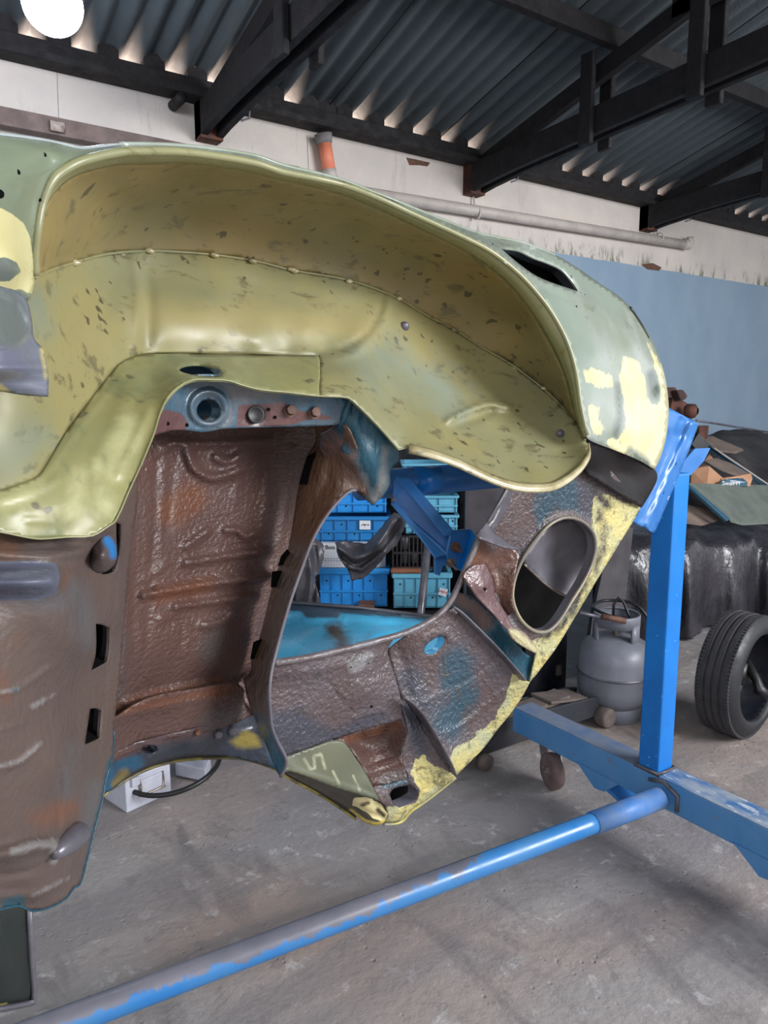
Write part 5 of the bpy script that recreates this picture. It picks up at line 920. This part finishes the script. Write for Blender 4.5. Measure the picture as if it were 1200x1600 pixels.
for k in range(3):
    an = a0+.95+k*2.09; bx(bm, gp+Vector((.096*math.cos(an), .096*math.sin(an), .385)), (.01, .05, .1), Matrix.Rotation(an, 3, 'Z'))
obj('handle_collar', bm, M['gas'], GB, True)
bm = bmesh.new(); cyl(bm, gp+Vector((0, 0, .37)), gp+Vector((0, 0, .42)), .016, 12); obj('valve', bm, M['zinc'], GB)
bm = bmesh.new(); pts = [gp+Vector((0, 0, .42)), gp+Vector((-.07, -.09, .47)), gp+Vector((-.13, -.02, .5)), gp+Vector((-.08, .07, .5)), gp+Vector((.05, .1, .5)), gp+Vector((.13, .0, .49)), gp+Vector((.16, -.06, .4)), gp+Vector((.18, -.08, .2)), gp+Vector((.2, -.05, .02))]
sweep(bm, [Vector(q) for q in cr([tuple(p) for p in pts], 6, corner=180)], .007, 8); h = obj('gas_hose', bm, M['black'], None, True); tag(h, 'thin black gas hose looped over the collar of the grey gas bottle', 'hose')
bm = bmesh.new(); a = PD(905, 957, 3.15); b = PD(945, 966, 3.2); cyl(bm, a, b, .008, 10); tt = empty('torch', a, 'orange handled gas torch lying across the gas bottle collar', 'torch')
obj('torch_stem', bm, M['bare'], tt, True)
bm = bmesh.new(); cyl(bm, PD(941, 963, 3.1), PD(976, 970, 3.12), .012, 12); obj('torch_handle', bm, M['rust'], tt, True)
bm = bmesh.new(); sweep(bm, [PD(x, y, 3.3) for x, y in [(958, 966), (959, 945), (966, 934), (974, 940), (984, 966), (998, 985)]], .006, 8); obj('torch_hose', bm, M['black'], tt, True)
# ---- tyre with hub
tc = PZ(1172, 1150, 0)+Vector((0, 0, .262)); ax = (-Vector((fwd.x, fwd.y, 0)).normalized()*.76+rgt*.65).normalized(); tc = tc-ax*.06
TY = empty('road_wheel', (tc.x, tc.y, 0), 'worn black tyre on a wheel standing on the floor at the right edge', 'wheel')
bm = bmesh.new(); R = .262
lathe(bm, [(.185, -.078), (.2, -.088), (.22, -.086), (.246, -.074), (.254, -.066)], tc, ax, 64); lathe(bm, [(.254, .066), (.246, .074), (.22, .088), (.2, .09), (.186, .082), (.182, .06), (.182, -.06), (.185, -.078)], tc, ax, 64); obj('sidewall', bm, M['sidewall'], TY, True)
bm = bmesh.new(); prof = [(.254, -.066)]
for k in range(4):
    z = -.045+k*.03; prof += [(.262-.001*abs(k-1.5), z-.010), (.262, z+.009), (.255, z+.011), (.255, z+.018)]
prof += [(.254, .066)]; lathe(bm, prof, tc, ax, 96)
t = ax.orthogonal().normalized(); b = ax.cross(t)
for i in range(100):
    an = 2*math.pi*i/100; rd = t*math.cos(an)+b*math.sin(an); tg = ax.cross(rd)
    for z in (-.058, .058): bx(bm, tc+rd*.2555+ax*z, (.011, .012, .02), Matrix((tg, rd, ax)).transposed())
obj('tread', bm, M['rubber'], TY, False)
bm = bmesh.new(); lathe(bm, [(.184, .07), (.18, .05), (.178, -.04), (.15, -.06), (.06, -.065), (.05, -.03), (1e-4, -.03)], tc, ax, 40); obj('rim', bm, M['cab'], TY, True)
bm = bmesh.new(); cyl(bm, tc-ax*.06, tc+ax*.03, .05, 20); obj('hub', bm, M['black'], TY, True)
for k in range(4):
    an = k*1.57+.5; bm = bmesh.new(); p = tc-ax*.05+(t*math.cos(an)+b*math.sin(an))*.075; cyl(bm, p, p+ax*.03, .01, 8); obj('wheel_nut', bm, M['bare'], TY)
bm = bmesh.new(); p = tc+rgt*.02+Vector((0, 0, .05)); sweep(bm, [p, p+ax*.05+rgt*.0+Vector((0, 0, -.07)), p+ax*.08-rgt*.02+Vector((0, 0, -.1)), p+ax*.1+Vector((0, 0, -.12))], [.022, .018, .026, .014], 10); obj('steering_knuckle', bm, M['black'], TY, True)
# ---- trolley jack
j0 = Vector((1.62, 2.0, 0)); j1 = Vector((2.5, 1.98, 0)); JK = empty('trolley_jack', (2.1, 2.1, 0), 'grimy dark blue-grey trolley jack on the floor behind the blue base beam', 'trolley jack')
for y in (2.0, 2.14):
    bm = bmesh.new(); pts = [Vector((1.6, y, .05)), Vector((1.6, y, .14)), Vector((1.75, y, .175)), Vector((2.46, y, .135)), Vector((2.52, y, .12)), Vector((2.5, y, .045))]; prism(bm, pts, (0, .012, 0)); obj('side_plate', bm, M['jack'], JK, bevel=.003)
bm = bmesh.new(); prism(bm, [Vector((1.6, 2.01, .12)), Vector((2.3, 2.01, .125)), Vector((2.3, 2.14, .125)), Vector((1.6, 2.14, .12))], (0, 0, .008)); obj('cover_plate', bm, M['board'], JK)
bm = bmesh.new(); beam(bm, (2.22, 2.08, .16), (2.45, 2.08, .125), .12, .012, Vector((0, 0, 1))); obj('lift_arm', bm, M['dust'], JK, bevel=.003)
bm = bmesh.new(); beam(bm, (1.95, 2.08, .13), (2.35, 2.08, .15), .09, .02); obj('arm_cover', bm, M['dust'], JK)
for x, y in ((2.51, 1.985), (2.51, 2.17)):
    bm = bmesh.new(); lathe(bm, [(1e-4, -.03), (.03, -.03), (.04, -.028), (.044, -.02), (.044, .02), (.04, .028), (.03, .03), (1e-4, .024)], (x, y-.01, .044), (0, -1, 0), 28); obj('front_wheel', bm, M['dust'], JK, True)
for y in (1.985, 2.17):
    bm = bmesh.new(); cyl(bm, (1.82, y-.018, .033), (1.82, y+.012, .033), .033, 22); obj('rear_wheel', bm, M['dust'], JK, True)
    bm = bmesh.new(); bx(bm, (1.83, y+.02, .06), (.03, .006, .08)); obj('wheel_fork', bm, M['dust'], JK)
# ---- dark cabinet with a latch, leaning board
cb = PZ(884, 1092, 0); CB = empty('dark_cabinet', (cb.x, cb.y, 0), 'black cabinet with a small bright latch left of the gas bottle', 'cabinet')
bm = bmesh.new(); bx(bm, cb+Vector((-.15, .2, .3)), (.3, .38, .6)); obj('cabinet_body', bm, M['cab'], CB, bevel=.006)
bm = bmesh.new(); bx(bm, cb+Vector((-.15, -.004, .3)), (.27, .012, .52)); d = obj('door', bm, M['cab'], CB, bevel=.003)
p = PY(873, 1047, cb.y-.014); bm = bmesh.new(); bx(bm, p, (.03, .01, .05)); bx(bm, p+Vector((0, -.006, .012)), (.02, .008, .018)); obj('latch', bm, M['zinc'], d, bevel=.002)
p = [PZ(918, 1062, 0)]; Yb = 2.85
bm = bmesh.new(); prism(bm, [PY(956, 826, 2.46), PY(990, 824, 2.46), PY(975, 965, 2.4), PY(968, 1050, 2.36), PY(915, 1050, 2.36), PY(926, 965, 2.4)], (.01, .03, 0)); tag(obj('leaning_board', bm, M['board'], bevel=.003), 'dusty dark board leaning behind the gas bottle', 'board')
# ---- plastic covered bench
def floory(px, Y):
    d0 = ray(px, 800); d1 = ray(px, 1200)
    for py in range(800, 1300):
        if PY(px, py, Y).z <= .01: return py
    return 1300
YF = 2.5; xs = [925, 975, 1020, 1050, 1080, 1105, 1130, 1155, 1180, 1205, 1235, 1270]; rows = []
top = []; r2 = []; r3 = []; r4 = []; r5 = []; r6 = []
for i, x in enumerate(xs):
    f = [.0, .06, -.03, .05, -.04, .05, 0, -.05, .04, -.05, .03, 0][i]
    top.append((x, 796, 3.3)); r2.append((x, 815, 2.85+f*.3)); r3.append((x, 838+(i % 2)*3, 2.58+f*.3)); r4.append((x, 862, YF+f*.5)); r5.append((x, 930, YF-.03+f)); r6.append((x, min(floory(x, YF-.02+f)-2, 1200), YF-.02+f))
BN = loft('covered_bench', [top, r2, r3, r4, r5, r6], paint('bench_black_plastic', (54, 52, 58), (40, 40, 45), sc=5, rough=.3, rvar=.1, spec=.6, bump=.7, bsc=22, bst=(1.5, 1.5, .5), bump2=.8, b2sc=8, bdist=.6), None, nu=8, nv=12, amp=.02, fs=6, fa=(1.4, 1.4, .5)); tag(BN, 'long bench completely covered in wrinkled black plastic against the right wall', 'covered bench')
bmz = BN.data
for v in bmz.vertices: v.co.z = max(v.co.z, .006)
# things on the bench
def slabw(name, pts, off, mat, label=None, cat=None, parent=None, bev=.003):
    bm = bmesh.new(); prism(bm, [PY(*p) for p in pts], off); o = obj(name, bm, mat, parent, bevel=bev)
    if label: tag(o, label, cat)
    return o
bpn = slabw('board_panel', [(1078, 758, 2.7), (1098, 759, 2.75), (1215, 761, 2.75), (1215, 818, 2.5), (1160, 821, 2.5), (1142, 816, 2.5), (1135, 806, 2.53)], (0, .01, .012), M['felt'], 'grey-green flat board with a teal edge strip lying on the plastic covered bench', 'board')
slabw('glass_strip', [(1077, 760, 2.69), (1080, 758, 2.7), (1142, 811, 2.49), (1136, 814, 2.49)], (0, .02, -.01), M['glassedge'], parent=bpn)['label'] = 'teal edge strip'
slabw('wedge_board', [(1072, 790, 2.75), (1100, 796, 2.7), (1135, 811, 2.6), (1096, 822, 2.6), (1068, 818, 2.65)], (0, .02, .01), M['card_grey'], 'dusty pale wedge of board on the bench beside the post', 'board')
cx = slabw('cardboard_box', [(1079, 733, 2.95), (1108, 728, 2.85), (1104, 760, 2.85), (1078, 759, 2.95)], (.25, .2, 0), M['card'])
CBX = empty('cardboard_carton', PY(1105, 760, 2.85), 'open brown cardboard box with blue printed side on the covered bench', 'cardboard box'); cx.parent = CBX; cx.matrix_parent_inverse = CBX.matrix_basis.inverted(); cx.name = 'carton_body'
slabw('carton_side', [(1108, 728, 2.85), (1131, 748, 2.8), (1131, 760, 2.8), (1104, 760, 2.85)], (.01, .01, 0), M['card'], parent=CBX)
f1 = slabw('carton_front', [(1128, 748, 2.8), (1174, 740, 2.7), (1176, 748, 2.7), (1172, 760, 2.7), (1124, 760, 2.8)], (.01, .03, 0), M['card'], parent=CBX)
f2 = slabw('blue_print', [(1126, 752, 2.785), (1134, 748.5, 2.78), (1160, 746.5, 2.73), (1168, 753, 2.7), (1168, 760, 2.7), (1124, 760, 2.79)], (.0, .004, 0), M['glassedge'], parent=CBX)
text('lettering', 'Swan H', PY(1128, 758, 2.56), .036, M['paper'], f2, Matrix.Rotation(math.atan2(-.55, .83), 3, 'Z'))
slabw('carton_flap', [(1100, 722, 3.0), (1109, 709, 3.0), (1116, 718, 2.95), (1113, 722, 2.95)], (.02, .02, 0), M['card'], parent=CBX)
slabw('carton_flap', [(1104, 722, 2.9), (1128, 716, 2.95), (1150, 728, 2.85), (1172, 741, 2.75), (1150, 744, 2.75), (1128, 736, 2.8)], (0, .02, .008), M['card_grey'], parent=CBX)
gpf = slabw('glass_pane_frame', [(1089, 677, 3.1), (1101, 689, 3.0), (1114, 700, 2.95), (1210, 765, 2.75), (1210, 773, 2.75), (1114, 706, 2.95), (1098, 693, 3.0)], (0, .012, 0), M['glassedge'], 'teal framed glass pane with a thin pale metal strip, leaning diagonally over the cardboard box', 'window pane')
slabw('metal_strip', [(1089, 676, 3.09), (1114, 698.5, 2.94), (1210, 763, 2.74), (1210, 765.5, 2.74), (1114, 701, 2.94), (1089, 678.5, 3.09)], (0, -.01, 0), M['pvc'], parent=gpf)['label'] = 'thin pale metal strip'
slabw('plank', [(1098, 685, 3.3), (1116, 684, 3.3), (1163, 704, 3.1), (1150, 709, 3.05), (1120, 706, 3.1)], (0, .02, .015), M['card_grey'], 'tan board offcut lying on the dark cloth heap', 'board')
slabw('brown_post_end', [(1092, 665, 3.2), (1108, 665, 3.2), (1106, 684, 3.2), (1101, 690, 3.2), (1094, 682, 3.2)], (0, .05, 0), M['rustbeam'], 'dark red-brown wooden block standing behind the head plate', 'block')
o = loft('cloth_heap', [[(1060, 700, 3.9), (1108, 681, 3.85), (1132, 672, 3.8), (1165, 673, 3.8), (1200, 676, 3.8), (1250, 680, 3.8)], [(1060, 720, 3.5), (1110, 704, 3.5), (1140, 700, 3.45), (1175, 706, 3.45), (1210, 704, 3.45), (1250, 708, 3.4)], [(1060, 760, 3.2), (1110, 745, 3.2), (1150, 740, 3.1), (1180, 745, 3.15), (1210, 742, 3.1), (1250, 745, 3.05)], [(1060, 800, 3.1), (1110, 800, 3.05), (1150, 800, 3), (1180, 800, 3.0), (1210, 800, 3), (1250, 800, 3)]], M['cloth'], None, nu=8, nv=8, amp=.03, fs=5)
tag(o, 'heap of dark grey cloth piled at the back of the bench against the blue wall', 'cloth')
bm = bmesh.new(); cyl(bm, PY(1088, 657, 3.3), PY(1200, 675, 3.6), .008, 8); tag(obj('thin_rod', bm, M['bare'], None, True), 'thin grey rod running across the blue wall behind the bench', 'rod')
# rusty mechanical part
EP = empty('rusty_casting', PY(1062, 655, 2.9), 'rusty brown mechanical casting standing behind the nose of the car', 'machine part')
for pl, nm in (([(1040, 607, 2.9), (1056, 605, 2.9), (1060, 612, 2.9), (1058, 622, 2.9), (1040, 622, 2.9)], 'lug'), ([(1058, 610, 2.85), (1068, 609, 2.85), (1075, 618, 2.85), (1072, 624, 2.85), (1064, 626, 2.85)], 'clamp_block'), ([(1052, 620, 2.9), (1066, 624, 2.9), (1078, 632, 2.9), (1079, 642, 2.9), (1083, 648, 2.9), (1082, 657, 2.9), (1062, 660, 2.9), (1048, 640, 2.9)], 'casting_body')):
    bm = bmesh.new(); prism(bm, [PY(*p) for p in pl], (.02, .1, 0)); obj(nm, bm, M['rustbeam'], EP, bevel=.008)
bm = bmesh.new(); lathe(bm, [(1e-4, 0), (.03, 0), (.045, .02), (.045, .06), (.02, .08)], PY(1070, 642, 2.85), (.3, -1, 0), 20); obj('round_boss', bm, M['rustbeam'], EP, True)
bm = bmesh.new(); cyl(bm, PY(1080, 652, 2.85), PY(1084, 640, 2.85), .004, 6); obj('pin', bm, M['black'], EP)
bm = bmesh.new(); bx(bm, PY(1062, 720, 2.98)+Vector((0, .03, -.0)), (.16, .14, .5)); obj('foot_block', bm, M['black'], EP)
# ---- toolbox on the floor
A = PZ(198, 1271, 0); B = PZ(268, 1239, 0); C = PZ(164, 1243, 0); u = (B-A).normalized(); v = (C-A); v = (v-u*v.dot(u)).normalized(); Lu = (B-A).length; Lv = .2; H = .15
TB = empty('metal_toolbox', A, 'chipped grey-white metal toolbox with a wire handle on the floor below the car', 'toolbox')
Rb = Matrix((u, v, Vector((0, 0, 1)))).transposed()
bm = bmesh.new(); bx(bm, A+u*Lu/2+v*Lv/2+Vector((0, 0, H*.4)), (Lu, Lv, H*.8), Rb); obj('box_body', bm, M['tool'], TB, bevel=.004)
bm = bmesh.new(); bx(bm, A+u*Lu/2+v*Lv/2+Vector((0, 0, H*.91)), (Lu+.006, Lv+.006, H*.2), Rb); obj('lid', bm, M['tool'], TB, bevel=.004)
bm = bmesh.new(); c = A+u*Lu*.55-v*.004+Vector((0, 0, H*.45)); bx(bm, c, (Lu*.5, .006, H*.42), Rb); obj('recess_plate', bm, M['tool'], TB, bevel=.003)
bm = bmesh.new(); c = A-v*.018+Vector((0, 0, H*.33)); sweep(bm, [c+u*Lu*.3+v*.015+Vector((0, 0, .05)), c+u*Lu*.3, c+u*Lu*.8, c+u*Lu*.8+v*.015+Vector((0, 0, .05))], .004, 8); obj('wire_handle', bm, M['zinc'], TB, True)
bm = bmesh.new(); bx(bm, A+u*Lu*.2-v*.006+Vector((0, 0, H*.7)), (.03, .012, .03), Rb); obj('latch', bm, M['tool'], TB, bevel=.002)
# tray and rubber hoop beside it
t0 = PZ(300, 1218, 0); bm = bmesh.new(); prism(bm, [PZ(274, 1212, .01), PZ(322, 1222, .01), PZ(330, 1200, .01), PZ(285, 1185, .01)], (0, 0, .05)); tag(obj('metal_tray', bm, M['tool'], bevel=.004), 'grey metal tray lying on the floor behind the toolbox inside the rubber hoop', 'tray')
hc = PZ(262, 1222, .03); bm = bmesh.new(); q = []
for k in range(60):
    a = 2*math.pi*k/60; q.append(hc+Vector((math.cos(a)*.17, math.sin(a)*.17, .035+.03*math.sin(a+1)))+Vector((.02, .0, .03)))
sweep(bm, q, .009, 10, True); tag(obj('rubber_hoop', bm, M['black'], None, True), 'thin black rubber hoop leaning around the grey-white toolbox', 'hoop')
